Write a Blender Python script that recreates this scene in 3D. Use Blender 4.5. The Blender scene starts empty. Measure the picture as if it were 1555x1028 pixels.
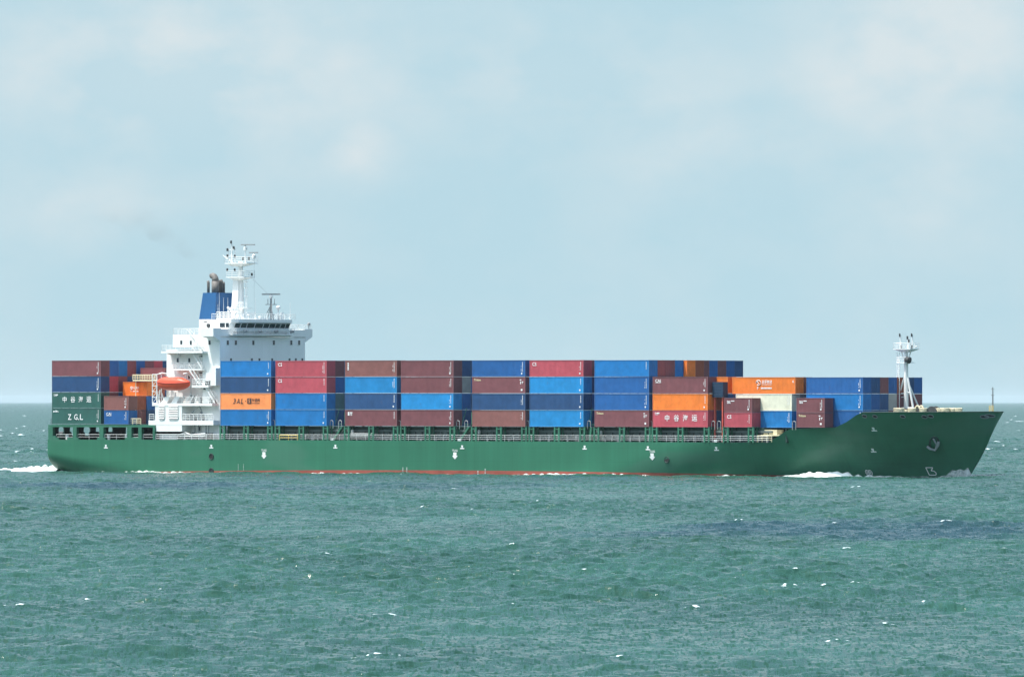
import bpy, math, random
import numpy as np
from mathutils import Vector, Matrix

random.seed(7)
SC = bpy.context.scene
COL = SC.collection
R = math.radians

# ------------------------------------------------------------------ camera
CAM_H = 13.15                     # metres above the sea
FOC = 12307.0 / 1555.0            # focal length / picture width
cd = bpy.data.cameras.new('camera')
cam = bpy.data.objects.new('camera', cd)
COL.objects.link(cam)
cam.location = (0, 0, CAM_H)
cam.rotation_euler = (R(90), 0, 0)
cd.sensor_width = 36.0
cd.lens = 36.0 * FOC
cd.shift_y = (609.3 - 514.0) / 1555.0
cd.clip_start = 1.0
cd.clip_end = 600000.0
SC.camera = cam

# ------------------------------------------------------------------ light
TH = R(39.0)                      # heading of the ship against the picture plane
CS, SN = math.cos(TH), math.sin(TH)
SUN_F, SUN_P = 0.27, 0.36         # drift of the sunlight per metre fallen: forward, to port
sx = SUN_F * CS + SUN_P * SN
sy = -SUN_F * SN + SUN_P * CS
sun_dir = Vector((sx, sy, -1)).normalized()
sl = bpy.data.lights.new('sun', 'SUN')
sl.energy = 2.95
sl.angle = R(0.6)
sl.color = (1.0, 0.96, 0.9)
sun = bpy.data.objects.new('sun', sl)
COL.objects.link(sun)
sun.rotation_euler = sun_dir.to_track_quat('-Z', 'Y').to_euler()
elev = math.asin(-sun_dir.z)
azim = math.atan2(-sun_dir.x, -sun_dir.y)

wd = bpy.data.worlds.new('World')
SC.world = wd
wd.use_nodes = True
nt = wd.node_tree
for n in list(nt.nodes):
    nt.nodes.remove(n)
def WN(t, **k):
    n = nt.nodes.new(t)
    for a, b in k.items():
        setattr(n, a, b)
    return n
sky = WN('ShaderNodeTexSky', sky_type='NISHITA', sun_disc=False)
sky.sun_elevation = elev
sky.sun_rotation = azim
sky.altitude = 0
sky.air_density = 1.0
sky.dust_density = 2.5
sky.ozone_density = 3.0
tc = WN('ShaderNodeTexCoord')
mp = WN('ShaderNodeMapping')
mp.inputs['Scale'].default_value = (52, 52, 80)
mp.inputs['Location'].default_value = (1.3, 0.4, 0.35)
nz = WN('ShaderNodeTexNoise')
nz.inputs['Scale'].default_value = 1.0
nz.inputs['Detail'].default_value = 6.0
nz.inputs['Roughness'].default_value = 0.55
rp = WN('ShaderNodeValToRGB')
rp.color_ramp.elements[0].position = 0.38
rp.color_ramp.elements[0].color = (0, 0, 0, 1)
rp.color_ramp.elements[1].position = 0.72
rp.color_ramp.elements[1].color = (1, 1, 1, 1)
tint = WN('ShaderNodeMix', data_type='RGBA', blend_type='MULTIPLY')
tint.inputs[0].default_value = 1.0
tint.inputs[7].default_value = (0.95, 1.08, 1.0, 1)
cm = WN('ShaderNodeMix', data_type='RGBA')
cm.inputs[7].default_value = (1.58, 2.20, 2.42, 1)      # pale haze low in the sky
bg = WN('ShaderNodeBackground')
bg.inputs['Strength'].default_value = 0.15
wo = WN('ShaderNodeOutputWorld')
L = nt.links.new
# the lowest, dustiest degrees of the model sky are skipped: the air here is clear and blue down to the sea
lift = WN('ShaderNodeVectorMath', operation='ADD'); lift.inputs[1].default_value = (0, 0, 0.16)
nrm = WN('ShaderNodeVectorMath', operation='NORMALIZE')
L(tc.outputs['Generated'], lift.inputs[0]); L(lift.outputs[0], nrm.inputs[0]); L(nrm.outputs[0], sky.inputs['Vector'])
L(tc.outputs['Generated'], mp.inputs['Vector'])
L(mp.outputs['Vector'], nz.inputs['Vector'])
L(nz.outputs['Fac'], rp.inputs['Fac'])
def WM(op, a, b=None, c=None):
    n = WN('ShaderNodeMath', operation=op)
    for k, q in enumerate((a, b, c)):
        if q is None: continue
        if isinstance(q, (int, float)): n.inputs[k].default_value = q
        else: L(q, n.inputs[k])
    return n.outputs[0]
sepw = WN('ShaderNodeSeparateXYZ'); L(tc.outputs['Generated'], sepw.inputs[0])
DX, DY, DZ = sepw.outputs
L(sky.outputs['Color'], tint.inputs[6])
L(tint.outputs[2], cm.inputs[6])
hfa = WN('ShaderNodeMapRange'); hfa.inputs[1].default_value = 0.10; hfa.inputs[2].default_value = 0.5; hfa.inputs[3].default_value = 0.9; hfa.inputs[4].default_value = 0.0
L(DZ, hfa.inputs[0])
L(hfa.outputs[0], cm.inputs[0])
# banks of thin cloud: where they stand in the sky (bearing, height), their spread, their density
tot = None
for bx, bz, ax, az, den in ((-0.041, 0.0410, 0.021, 0.0095, 0.95), (0.050, 0.0435, 0.014, 0.011, 0.85), (-0.019, 0.0313, 0.0045, 0.0035, .55), (0.004, 0.040, 0.026, 0.006, .5),
                            (-0.052, 0.024, .016, .006, .35), (0.028, 0.031, 0.016, 0.006, .40), (0.050, 0.026, .010, .006, .35), (-0.30, 0.05, 0.12, 0.02, .9), (0.35, 0.05, 0.15, 0.02, .9), (0.1, 0.16, 0.3, 0.04, .8)):
    ex = WM('POWER', WM('ABSOLUTE', WM('DIVIDE', WM('SUBTRACT', DX, bx), ax)), 2.0)
    ez = WM('POWER', WM('ABSOLUTE', WM('DIVIDE', WM('SUBTRACT', DZ, bz), az)), 2.0)
    g = WM('MULTIPLY', WM('EXPONENT', WM('MULTIPLY', WM('ADD', ex, ez), -1.0)), den)
    tot = g if tot is None else WM('MAXIMUM', tot, g)
wis = WM('MULTIPLY', tot, WM('MULTIPLY_ADD', rp.outputs['Color'], 1.0, 0.25))
wis = WM('MINIMUM', WM('ADD', wis, WM('MULTIPLY', WM('MULTIPLY', rp.outputs['Color'], 0.26), WM('GREATER_THAN', DZ, 0.0))), 0.8)
cl_ = WN('ShaderNodeMix', data_type='RGBA'); cl_.inputs[7].default_value = (2.44, 2.66, 2.74, 1)
L(wis, cl_.inputs[0]); L(cm.outputs[2], cl_.inputs[6])
L(cl_.outputs[2], bg.inputs['Color'])
L(bg.outputs[0], wo.inputs['Surface'])

SC.view_settings.view_transform = 'Standard'
SC.view_settings.look = 'None'
SC.view_settings.exposure = 1.0
SC.view_settings.gamma = 1.0
SC.render.film_transparent = False
SC.cycles.max_bounces = 6
SC.cycles.use_denoising = True

# ------------------------------------------------------------------ ship frame
# ship frame: s forward, t to port from the starboard side, z up; ship origin is Z0 metres off
Z0 = 1438.0
F, CX, EY = 12307.0, 777.5, 609.3
BEAM = 28.0
def dep(s, t): return Z0 - s * SN + t * CS
def S(px, t=0.0):
    u = px - CX
    return (u * (Z0 + t * CS) - F * t * SN) / (F * CS + u * SN)
def T(px, s):
    u = px - CX
    return (u * (Z0 - s * SN) - F * s * CS) / (F * SN - u * CS)
def Zp(py, s, t=0.0): return CAM_H - (py - EY) * dep(s, t) / F
def W(s, t, z=0.0): return Vector((s * CS + t * SN, Z0 - s * SN + t * CS, z))

# ------------------------------------------------------------------ materials
MATS = {}
def srgb(c):
    return tuple(((v / 255) / 12.92 if v / 255 <= 0.04045 else ((v / 255 + 0.055) / 1.055) ** 2.4) for v in c)
def nd(m, t, **k):
    n = m.node_tree.nodes.new(t)
    for a, b in k.items():
        setattr(n, a, b)
    return n
def paint(name, col, rough=0.5, var=0.12, scale=0.6, rust=0.0, metal=0.0, spec=0.4, streak=False):
    if name in MATS: return MATS[name]
    m = bpy.data.materials.new(name)
    m.use_nodes = True
    b = m.node_tree.nodes['Principled BSDF']
    b.inputs['Roughness'].default_value = rough
    b.inputs['Metallic'].default_value = metal
    b.inputs['Specular IOR Level'].default_value = spec
    l = m.node_tree.links.new
    tcn = nd(m, 'ShaderNodeTexCoord')
    mpn = nd(m, 'ShaderNodeMapping')
    if streak: mpn.inputs['Scale'].default_value = (1.4, 1.4, 0.25)
    oi = nd(m, 'ShaderNodeObjectInfo')
    ad = nd(m, 'ShaderNodeVectorMath', operation='ADD')
    sc = nd(m, 'ShaderNodeVectorMath', operation='SCALE')
    cmb = nd(m, 'ShaderNodeCombineXYZ')
    for i in range(3): l(oi.outputs['Random'], cmb.inputs[i])
    l(cmb.outputs[0], sc.inputs[0]); sc.inputs['Scale'].default_value = 60.0
    l(tcn.outputs['Object'], ad.inputs[0]); l(sc.outputs[0], ad.inputs[1])
    l(ad.outputs[0], mpn.inputs['Vector'])
    nz = nd(m, 'ShaderNodeTexNoise')
    nz.inputs['Scale'].default_value = scale
    nz.inputs['Detail'].default_value = 5.0
    nz.inputs['Roughness'].default_value = 0.65
    l(mpn.outputs[0], nz.inputs['Vector'])
    mr = nd(m, 'ShaderNodeMapRange')
    mr.inputs[1].default_value = 0.3; mr.inputs[2].default_value = 0.7
    mr.inputs[3].default_value = 1 - var; mr.inputs[4].default_value = 1 + var
    l(nz.outputs['Fac'], mr.inputs[0])
    # each object a slightly different fade
    mr2 = nd(m, 'ShaderNodeMapRange')
    mr2.inputs[3].default_value = 1 - 0.6 * var; mr2.inputs[4].default_value = 1 + 0.6 * var
    l(oi.outputs['Random'], mr2.inputs[0])
    mm = nd(m, 'ShaderNodeMath', operation='MULTIPLY')
    l(mr.outputs[0], mm.inputs[0]); l(mr2.outputs[0], mm.inputs[1])
    mx = nd(m, 'ShaderNodeMix', data_type='RGBA', blend_type='MULTIPLY')
    mx.inputs[0].default_value = 1.0
    mx.inputs[6].default_value = (*col, 1)
    l(mm.outputs[0], mx.inputs[7])
    out = mx.outputs[2]
    if rust > 0:
        n2 = nd(m, 'ShaderNodeTexNoise')
        n2.inputs['Scale'].default_value = 1.1
        n2.inputs['Detail'].default_value = 8.0
        n2.inputs['Roughness'].default_value = 0.7
        mp2 = nd(m, 'ShaderNodeMapping'); mp2.inputs['Scale'].default_value = (1.6, 1.6, 0.5)
        l(ad.outputs[0], mp2.inputs['Vector']); l(mp2.outputs[0], n2.inputs['Vector'])
        r2 = nd(m, 'ShaderNodeMapRange')
        r2.inputs[1].default_value = 0.60; r2.inputs[2].default_value = 0.72
        r2.inputs[3].default_value = 0.0; r2.inputs[4].default_value = rust
        l(n2.outputs['Fac'], r2.inputs[0])
        m2 = nd(m, 'ShaderNodeMix', data_type='RGBA')
        m2.inputs[7].default_value = (0.10, 0.05, 0.03, 1)
        l(r2.outputs[0], m2.inputs[0]); l(out, m2.inputs[6])
        out = m2.outputs[2]
    l(out, b.inputs['Base Color'])
    MATS[name] = m
    return m

C = dict(
    navy=(0.024, 0.078, 0.20), blue=(0.012, 0.180, 0.47), sky_blue=(0.016, 0.245, 0.55),
    royal=(0.018, 0.115, 0.34),
    maroon=(0.215, 0.075, 0.085), brown=(0.25, 0.10, 0.09), red=(0.46, 0.080, 0.105),
    rust=(0.34, 0.085, 0.045), orange=(0.85, 0.22, 0.035), pale_orange=(0.90, 0.30, 0.10),
    green=(0.035, 0.125, 0.105), cream=(0.80, 0.77, 0.62), grey=(0.34, 0.34, 0.33), teal=(0.08, 0.15, 0.17))
COLWORD = dict(navy='navy blue', blue='bright blue', sky_blue='sky blue', royal='royal blue', maroon='dark maroon',
               brown='brownish red', red='red', rust='rust red', orange='orange', pale_orange='pale orange',
               green='dark green', cream='cream', grey='light grey', teal='grey teal')
def cmat(c): return paint('container_' + c, C[c], 0.55, 0.15, 0.5, 0.38 if c not in ('cream', 'pale_orange') else 0.12)
def fmat(c): return paint('container_frame_' + c, tuple(min(0.8, 0.85 * v + 0.025) for v in C[c]), 0.6, 0.15, 2.0, 0.3)
M_WHITE = paint('white_paint', (0.80, 0.80, 0.78), 0.45, 0.05, 0.5, 0.06, streak=True)
M_RAIL = paint('white_rail_paint', (0.74, 0.75, 0.74), 0.5, 0.05)
M_MARK = paint('white_lettering', (0.80, 0.80, 0.80), 0.6, 0.04)
M_BLACKMARK = paint('dark_lettering', (0.03, 0.03, 0.035), 0.6, 0.04)
M_YMARK = paint('yellow_lettering', (0.80, 0.72, 0.42), 0.6, 0.04)
M_GREEN = paint('green_deck_paint', (0.035, 0.15, 0.095), 0.5, 0.15, 0.5, 0.12)
M_DKGREEN = paint('dark_green_steel', (0.022, 0.055, 0.045), 0.6, 0.2, 0.7, 0.1)
M_COAM = paint('hatch_grey_green', (0.15, 0.185, 0.18), 0.6, 0.25, 0.4, 0.2)
M_DECK = paint('deck_red_oxide', (0.12, 0.10, 0.09), 0.8, 0.2)
M_DARK = paint('dark_grey_steel', (0.05, 0.052, 0.055), 0.6, 0.2)
M_STACK = paint('sooty_steel', (0.15, 0.135, 0.125), 0.6, 0.3, 1.2, 0.3)
M_GREY = paint('grey_steel', (0.32, 0.33, 0.33), 0.55, 0.15)
M_FUNNEL = paint('funnel_blue', (0.022, 0.105, 0.26), 0.45, 0.06, 0.4)
M_BOAT = paint('lifeboat_orange', (0.72, 0.095, 0.045), 0.4, 0.06, 1.0)
M_YELLOW = paint('yellow_paint', (0.66, 0.48, 0.12), 0.6, 0.1)
M_CREAMRAIL = paint('cream_rail', (0.68, 0.60, 0.40), 0.6, 0.1)
M_ROPE = paint('mooring_rope', (0.62, 0.56, 0.40), 0.9, 0.15, 3.0)
M_BLACK = paint('opening_black', (0.02, 0.02, 0.022), 0.7, 0.1)  # painted darkness for the unlit insides of hull openings
M_WGREY = paint('weathered_grey', (0.22, 0.24, 0.25), 0.6, 0.2, 0.8, 0.2)
def glass():
    m = bpy.data.materials.new('window_glass'); m.use_nodes = True
    b = m.node_tree.nodes['Principled BSDF']
    b.inputs['Base Color'].default_value = (0.02, 0.03, 0.04, 1)
    b.inputs['Roughness'].default_value = 0.06
    b.inputs['Specular IOR Level'].default_value = 0.6
    return m
M_GLASS = glass()

# ------------------------------------------------------------------ mesh building
class MB:
    def __init__(s): s.v = []; s.f = []; s.k = []
    def cut(s): s.k.append((len(s.v), len(s.f))); return s
    def add(s, v, f):
        n = len(s.v)
        s.v += [tuple(p) for p in v]
        s.f += [tuple(i + n for i in q) for q in f]
        return s
    def box(s, x0, x1, y0, y1, z0, z1):
        if x1 < x0: x0, x1 = x1, x0
        if y1 < y0: y0, y1 = y1, y0
        if z1 < z0: z0, z1 = z1, z0
        v = [(x0, y0, z0), (x1, y0, z0), (x1, y1, z0), (x0, y1, z0), (x0, y0, z1), (x1, y0, z1), (x1, y1, z1), (x0, y1, z1)]
        return s.add(v, [(3, 2, 1, 0), (4, 5, 6, 7), (0, 1, 5, 4), (1, 2, 6, 5), (2, 3, 7, 6), (3, 0, 4, 7)])
    def hexa(s, b, t):                      # four bottom corners, four top corners
        return s.add(list(b) + list(t), [(3, 2, 1, 0), (4, 5, 6, 7), (0, 1, 5, 4), (1, 2, 6, 5), (2, 3, 7, 6), (3, 0, 4, 7)])
    def tube(s, pts, r, n=6, r1=None, closed=False):
        pts = [Vector(p) for p in pts]
        m = len(pts)
        v = []; f = []
        for i, p in enumerate(pts):
            a = pts[(i - 1) % m] if (closed or i > 0) else p
            b = pts[(i + 1) % m] if (closed or i < m - 1) else p
            d = (b - a).normalized()
            up = Vector((0, 0, 1)) if abs(d.z) < 0.95 else Vector((1, 0, 0))
            e1 = d.cross(up).normalized(); e2 = d.cross(e1)
            rr = r if r1 is None else r + (r1 - r) * i / max(1, m - 1)
            for k in range(n):
                an = 2 * math.pi * k / n
                v.append(p + (e1 * math.cos(an) + e2 * math.sin(an)) * rr)
        for i in range(m if closed else m - 1):
            j = (i + 1) % m
            for k in range(n):
                k2 = (k + 1) % n
                f.append((i * n + k, j * n + k, j * n + k2, i * n + k2))
        if not closed:
            f.append(tuple(range(n))); f.append(tuple((m - 1) * n + k for k in reversed(range(n))))
        return s.add(v, f)
    def lathe(s, cx, cy, prof, n=16):       # profile of (radius, z)
        v = []; f = []
        for (r, z) in prof:
            for k in range(n):
                a = 2 * math.pi * k / n
                v.append((cx + r * math.cos(a), cy + r * math.sin(a), z))
        for i in range(len(prof) - 1):
            for k in range(n):
                k2 = (k + 1) % n
                f.append((i * n + k, i * n + k2, (i + 1) * n + k2, (i + 1) * n + k))
        f.append(tuple(reversed(range(n)))); f.append(tuple((len(prof) - 1) * n + k for k in range(n)))
        return s.add(v, f)
    def prism(s, poly, y0, y1):             # polygon in (x, z), pushed through y
        n = len(poly)
        v = [(x, y0, z) for x, z in poly] + [(x, y1, z) for x, z in poly]
        f = [tuple(range(n)), tuple(reversed(range(n, 2 * n)))]
        for i in range(n):
            j = (i + 1) % n
            f.append((i, i + n, j + n, j))
        return s.add(v, f)
    def mesh(s, name, smooth=False):
        m = bpy.data.meshes.new(name)
        m.from_pydata(s.v, [], s.f)
        import bmesh
        bm = bmesh.new(); bm.from_mesh(m)
        bmesh.ops.recalc_face_normals(bm, faces=bm.faces)
        bm.to_mesh(m); bm.free()
        if smooth:
            for p in m.polygons: p.use_smooth = True
        m.update()
        return m
    def build(s, name, mat, parent=None, smooth=False, split=False):
        if split and len(s.k) > 1:             # one object for each piece begun with cut()
            ks = s.k + [(len(s.v), len(s.f))]
            for (a, b), (c, d) in zip(ks, ks[1:]):
                if c == a: continue
                q = MB(); q.v = s.v[a:c]; q.f = [tuple(i - a for i in f_) for f_ in s.f[b:d]]
                o = q.build(name, mat, parent, smooth)
            return o
        return link(name, s.mesh(name, smooth), mat, parent)
def link(name, me, mat=None, parent=None):
    o = bpy.data.objects.new(name, me)
    COL.objects.link(o)
    if mat is not None and not me.materials: me.materials.append(mat)
    if parent is not None: o.parent = parent
    return o
def tag(o, label=None, cat=None, group=None, kind=None):
    if label: o['label'] = label
    if cat: o['category'] = cat
    if group: o['group'] = group
    if kind: o['kind'] = kind
    return o
def empty(name, loc, rz=-TH):
    o = bpy.data.objects.new(name, None)
    COL.objects.link(o)
    o.location = loc; o.rotation_euler = (0, 0, rz)
    o.empty_display_size = 0.5
    return o

TEXTS = {}
def text_geo(body, shear=0.0):
    k = (body, shear)
    if k not in TEXTS:
        c = bpy.data.curves.new('lettering', 'FONT')
        c.body = body; c.shear = shear; c.resolution_u = 2; c.offset = 0.012
        o = bpy.data.objects.new('lettering', c)
        COL.objects.link(o)
        me = bpy.data.meshes.new_from_object(o)
        vs = [tuple(v.co) for v in me.vertices]; fs = [tuple(p.vertices) for p in me.polygons]
        bpy.data.objects.remove(o); bpy.data.meshes.remove(me); bpy.data.curves.remove(c)
        x0 = min(v[0] for v in vs); x1 = max(v[0] for v in vs); y0 = min(v[1] for v in vs); y1 = max(v[1] for v in vs)
        TEXTS[k] = ([((v[0] - x0) / (y1 - y0), (v[1] - y0) / (y1 - y0)) for v in vs], fs, (x1 - x0) / (y1 - y0))
    return TEXTS[k]
def put_text(mb, body, x, z, h, y=-0.012, wscale=1.0, width=None, mirror=False, shear=0.0):
    """lettering on the starboard face: x forward, z up"""
    vs, fs, w = text_geo(body, shear)
    sxs = h * wscale if width is None else width / w
    mb.add([((x + (w - a if mirror else a) * sxs), y, z + b * h) for a, b in vs], fs)
    return w * sxs

# ------------------------------------------------------------------ sea
def build_sea():
    dense = np.linspace(-5.2, 5.2, 380)
    left = -np.array([5.6, 6.4, 8, 11, 16, 24, 36, 52, 70, 90, 115, 145, 180.0])[::-1]
    ang = np.radians(np.concatenate([left[1:], dense, -left[::-1][:-1], [180.0]]))
    ang[0] = np.radians(-145.0)
    ang = np.concatenate([[-math.pi], ang])
    rows = [8, 20, 50, 100, 170, 240, 290, 315, 330, 340]
    d = 345.0
    while d < 2700:
        rows.append(d)
        d += 0.26 if d < 620 else 0.26 + (d - 620) * 0.0007
    while d < 68000:
        rows.append(d); d += 1.6 + (d - 2700) * 0.012
    rows.append(70000.0)
    rows = np.array(rows)
    A, D = np.meshgrid(ang, rows)
    X = np.sin(A) * D; Y = np.cos(A) * D
    dr = np.gradient(rows)
    dx = np.abs(np.gradient(ang))
    spac = np.maximum(np.broadcast_to(dr[:, None], D.shape), D * dx[None, :])
    rng = np.random.default_rng(5)
    Z = np.zeros_like(X); OX = np.zeros_like(X); OY = np.zeros_like(X)
    # slow gusts: patches of rougher and calmer water
    g = np.zeros_like(X)
    for i in range(7):
        lam = rng.uniform(60, 260); th = rng.uniform(0, 6.28); ph = rng.uniform(0, 6.28)
        g += np.sin((X * math.cos(th) + Y * math.sin(th)) * 6.283 / lam + ph)
    gust = 1.0 + 0.22 * g / 2.0
    nw = 76
    lams = np.exp(rng.uniform(math.log(0.75), math.log(14.0), nw))
    crest = np.zeros_like(X); kept = np.zeros_like(X); full = 0.0
    for lam in lams:
        th = rng.normal(math.radians(-78), math.radians(34))
        k = 6.2832 / lam
        slope = 0.052 * (lam / 2.0) ** -0.55
        if lam > 11: slope *= 0.75
        a = slope / k
        fade = np.clip((lam / spac - 2.0) / 1.4, 0, 1)
        if not fade.any(): continue
        ph = (X * math.cos(th) + Y * math.sin(th)) * k + rng.uniform(0, 6.283)
        c = np.cos(ph) * fade
        Z += a * c * gust
        kept += slope ** 2 * fade ** 2; full += slope ** 2
        sn = np.sin(ph) * fade * a * 0.85 * gust
        OX -= sn * math.cos(th); OY -= sn * math.sin(th)
        crest += slope * c * gust
    # a low swell under the wind waves
    for i in range(18):
        lam = math.exp(rng.uniform(math.log(15), math.log(46))); th = rng.normal(math.radians(-84), math.radians(26)); k = 6.2832 / lam
        fade = np.clip((lam / spac - 2.0) / 1.4, 0, 1)
        Z += 0.013 / k * np.cos((X * math.cos(th) + Y * math.sin(th)) * k + rng.uniform(0, 6.283)) * fade
    dn = np.abs(A[0]) < 0.09
    crest = crest / (crest[:, dn].std(axis=1, keepdims=True) + 1e-3)
    # foam where crests pile up, in few places
    fn = np.zeros_like(X)
    for i in range(14):
        lam = rng.uniform(7, 40); th = rng.uniform(0, 6.28); ph = rng.uniform(0, 6.28)
        fn += np.sin((X * math.cos(th) + Y * math.sin(th)) * 6.283 / lam + ph)
    fn /= 2.65
    lim = np.percentile(crest[(D > 430) & (D < 2600) & (np.abs(A) < 0.09)], 99.992)
    foam = np.clip((crest + 0.25 * fn - lim) / 0.5, 0, 1)
    # a few larger breaking crests, some ripped long by the wind
    seeds = [(348, 845, 2.3), (470, 858, 1.0), (945, 868, 1.0), (1330, 893, 1.8), (1362, 951, 2.1), (872, 1010, 2.4), (626, 948, 1.1),
             (476, 914, 0.9), (1060, 920, 1.1), (795, 764, 1.6), (312, 760, 1.4), (1180, 732, 2.2), (1475, 743, 2.0), (1293, 741, 1.5),
             (640, 776, 1.2), (1204, 897, 1.1), (880, 882, .8), (57, 934, 1.2), (1100, 790, 1.5), (30, 866, .9), (1543, 640, 3.0),
             (1500, 676, 2.0), (40, 632, 3.5), (24, 690, 2.0), (55, 700, 2), (210, 800, .8), (540, 1000, 1.0), (1250, 990, .8),
             (150, 905, .8), (700, 742, 1.4), (1010, 742, 1.6), (1440, 805, .9)]
    seeds += [(rng.uniform(-30, 72), rng.uniform(616, 700), rng.uniform(1.4, 3.2)) for _ in range(34)]
    seeds += [(rng.uniform(1490, 1600), rng.uniform(618, 700), rng.uniform(1.4, 3.2)) for _ in range(24)]
    seeds += [(rng.uniform(0, 1555), 728 + 290 * rng.uniform(0, 1) ** 1.6, rng.uniform(.5, 1.1)) for _ in range(26)]
    for i_, (px, py, sz) in enumerate(seeds):
        d0 = CAM_H * F / (py - EY); x0 = (px - CX) / F * d0
        sel = (np.abs(Y - d0) < 16 + 0.01 * d0) & (np.abs(X - x0) < 1.5 * sz)
        if not sel.any(): continue
        idx = np.argwhere(sel)
        q = idx[np.argmax(crest[sel] + 2 * Z[sel] - 0.01 * np.abs(X[sel] - x0))]
        xc, yc = X[q[0], q[1]], Y[q[0], q[1]]
        wx = sz * (1.7 if i_ < 32 else 0.8) * rng.uniform(0.8, 1.3); wy = 0.13 + 0.00026 * d0
        if d0 > 1900:
            wx = max(wx, 0.9 * d0 * float(dx[np.argmin(np.abs(ang))])); wy = max(wy, 0.8 * float(dr[q[0]])); Z += 0.40 * np.exp(-((X - xc) / wx) ** 2 - ((Y - yc) / wy) ** 2)
        rag = np.clip(0.62 + 0.7 * (np.sin(X * 5.1 + xc) + np.sin(X * 9.7 + 2 * xc) + np.sin(X * 17.3 + 3 * Y)) / 2.0, 0, 1.3)
        e = rag * np.exp(-np.abs((X - xc) / wx) ** 1.5 * 1.3 - ((Y - yc - 0.25 * (X - xc)) / wy) ** 2)
        foam = np.maximum(foam, np.clip(1.1 * e, 0, 1))
        Z += 0.02 * e
    # tongues of darker, bluer water colour
    bluish = np.zeros_like(X)
    for (xc, yc, rx, ry) in ((-50, 1245, 52, 62), (-20, 1215, 26, 40), (30, 812, 25, 62), (46, 850, 16, 60), (12, 800, 14, 30)):
        w_ = 0.35 * np.sin(X * .09 + Y * .021) + 0.2 * np.sin(X * .23 - Y * .05) + .15 * np.sin(X * .51 + Y * .11)
        bluish = np.maximum(bluish, np.clip(0.95 - ((X - xc) / rx) ** 2 - ((Y - yc) / ry) ** 2 + w_, 0, 1))
    n_r, n_c = X.shape
    co = np.stack([X + OX, Y + OY, Z], -1).reshape(-1, 3).astype(np.float32)
    i, j = np.meshgrid(np.arange(n_r - 1), np.arange(n_c - 1), indexing='ij')
    b = (i * n_c + j).ravel()
    q = np.stack([b, b + 1, b + n_c + 1, b + n_c], -1).astype(np.int32)
    me = bpy.data.meshes.new('sea')
    me.vertices.add(len(co)); me.vertices.foreach_set('co', co.ravel())
    me.loops.add(q.size); me.loops.foreach_set('vertex_index', q.ravel())
    me.polygons.add(len(q))
    me.polygons.foreach_set('loop_start', np.arange(0, q.size, 4, dtype=np.int32))
    me.polygons.foreach_set('loop_total', np.full(len(q), 4, dtype=np.int32))
    me.polygons.foreach_set('use_smooth', np.ones(len(q), dtype=bool))
    aw = me.attributes.new('dark_blue_water', 'FLOAT', 'POINT'); aw.data.foreach_set('value', bluish.ravel().astype(np.float32))
    ac = me.attributes.new('smoothed', 'FLOAT', 'POINT'); ac.data.foreach_set('value', np.sqrt(np.clip(1 - kept / full, 0, 1)).ravel().astype(np.float32))
    at = me.attributes.new('foam', 'FLOAT', 'POINT')
    at.data.foreach_set('value', foam.ravel().astype(np.float32))
    me.update(calc_edges=True)
    m = bpy.data.materials.new('sea_water'); m.use_nodes = True
    p = m.node_tree.nodes['Principled BSDF']
    l = m.node_tree.links.new
    geo = nd(m, 'ShaderNodeNewGeometry')
    mp = nd(m, 'ShaderNodeMapping'); mp.inputs['Scale'].default_value = (0.045, 0.011, 0.0)
    mp.inputs['Rotation'].default_value = (0, 0, R(8))
    l(geo.outputs['Position'], mp.inputs['Vector'])
    n1 = nd(m, 'ShaderNodeTexNoise'); n1.inputs['Scale'].default_value = 1.0; n1.inputs['Detail'].default_value = 4
    l(mp.outputs[0], n1.inputs['Vector'])
    r1 = nd(m, 'ShaderNodeMapRange'); r1.inputs[1].default_value = 0.35; r1.inputs[2].default_value = 0.70
    l(n1.outputs['Fac'], r1.inputs[0])
    mx = nd(m, 'ShaderNodeMix', data_type='RGBA')
    mx.inputs[6].default_value = (0.016, 0.060, 0.043, 1)     # silty green water
    mx.inputs[7].default_value = (0.025, 0.088, 0.066, 1)      # slightly lighter streaks
    l(r1.outputs[0], mx.inputs[0])
    fa = nd(m, 'ShaderNodeAttribute', attribute_name='foam')
    nf = nd(m, 'ShaderNodeTexNoise'); nf.inputs['Scale'].default_value = 4.5; nf.inputs['Detail'].default_value = 6; nf.inputs['Roughness'].default_value = 0.7
    l(geo.outputs['Position'], nf.inputs['Vector'])
    ma = nd(m, 'ShaderNodeMath', operation='MULTIPLY_ADD'); l(fa.outputs['Fac'], ma.inputs[0]); l(fa.outputs['Fac'], ma.inputs[2])
    sc = nd(m, 'ShaderNodeMath', operation='MULTIPLY_ADD'); l(nf.outputs['Fac'], sc.inputs[0]); sc.inputs[1].default_value = 2.4; sc.inputs[2].default_value = -1.2
    l(sc.outputs[0], ma.inputs[1])      # foam x noise + foam: no foam where there is none
    rf = nd(m, 'ShaderNodeMapRange'); rf.inputs[1].default_value = 0.50; rf.inputs[2].default_value = 0.80
    l(ma.outputs[0], rf.inputs[0])
    mz = nd(m, 'ShaderNodeMix', data_type='RGBA'); mz.inputs[7].default_value = (0.74, 0.82, 0.86, 1)
    cw_ = nd(m, 'ShaderNodeAttribute', attribute_name='dark_blue_water')
    cwm = nd(m, 'ShaderNodeMath', operation='MULTIPLY'); cwm.inputs[1].default_value = 0.75; l(cw_.outputs['Fac'], cwm.inputs[0])
    mcw = nd(m, 'ShaderNodeMix', data_type='RGBA'); mcw.inputs[7].default_value = (0.008, 0.034, 0.050, 1)
    l(cwm.outputs[0], mcw.inputs[0]); l(mx.outputs[2], mcw.inputs[6])
    l(rf.outputs[0], mz.inputs[0]); l(mcw.outputs[2], mz.inputs[6]); l(mz.outputs[2], p.inputs['Base Color'])

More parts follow.
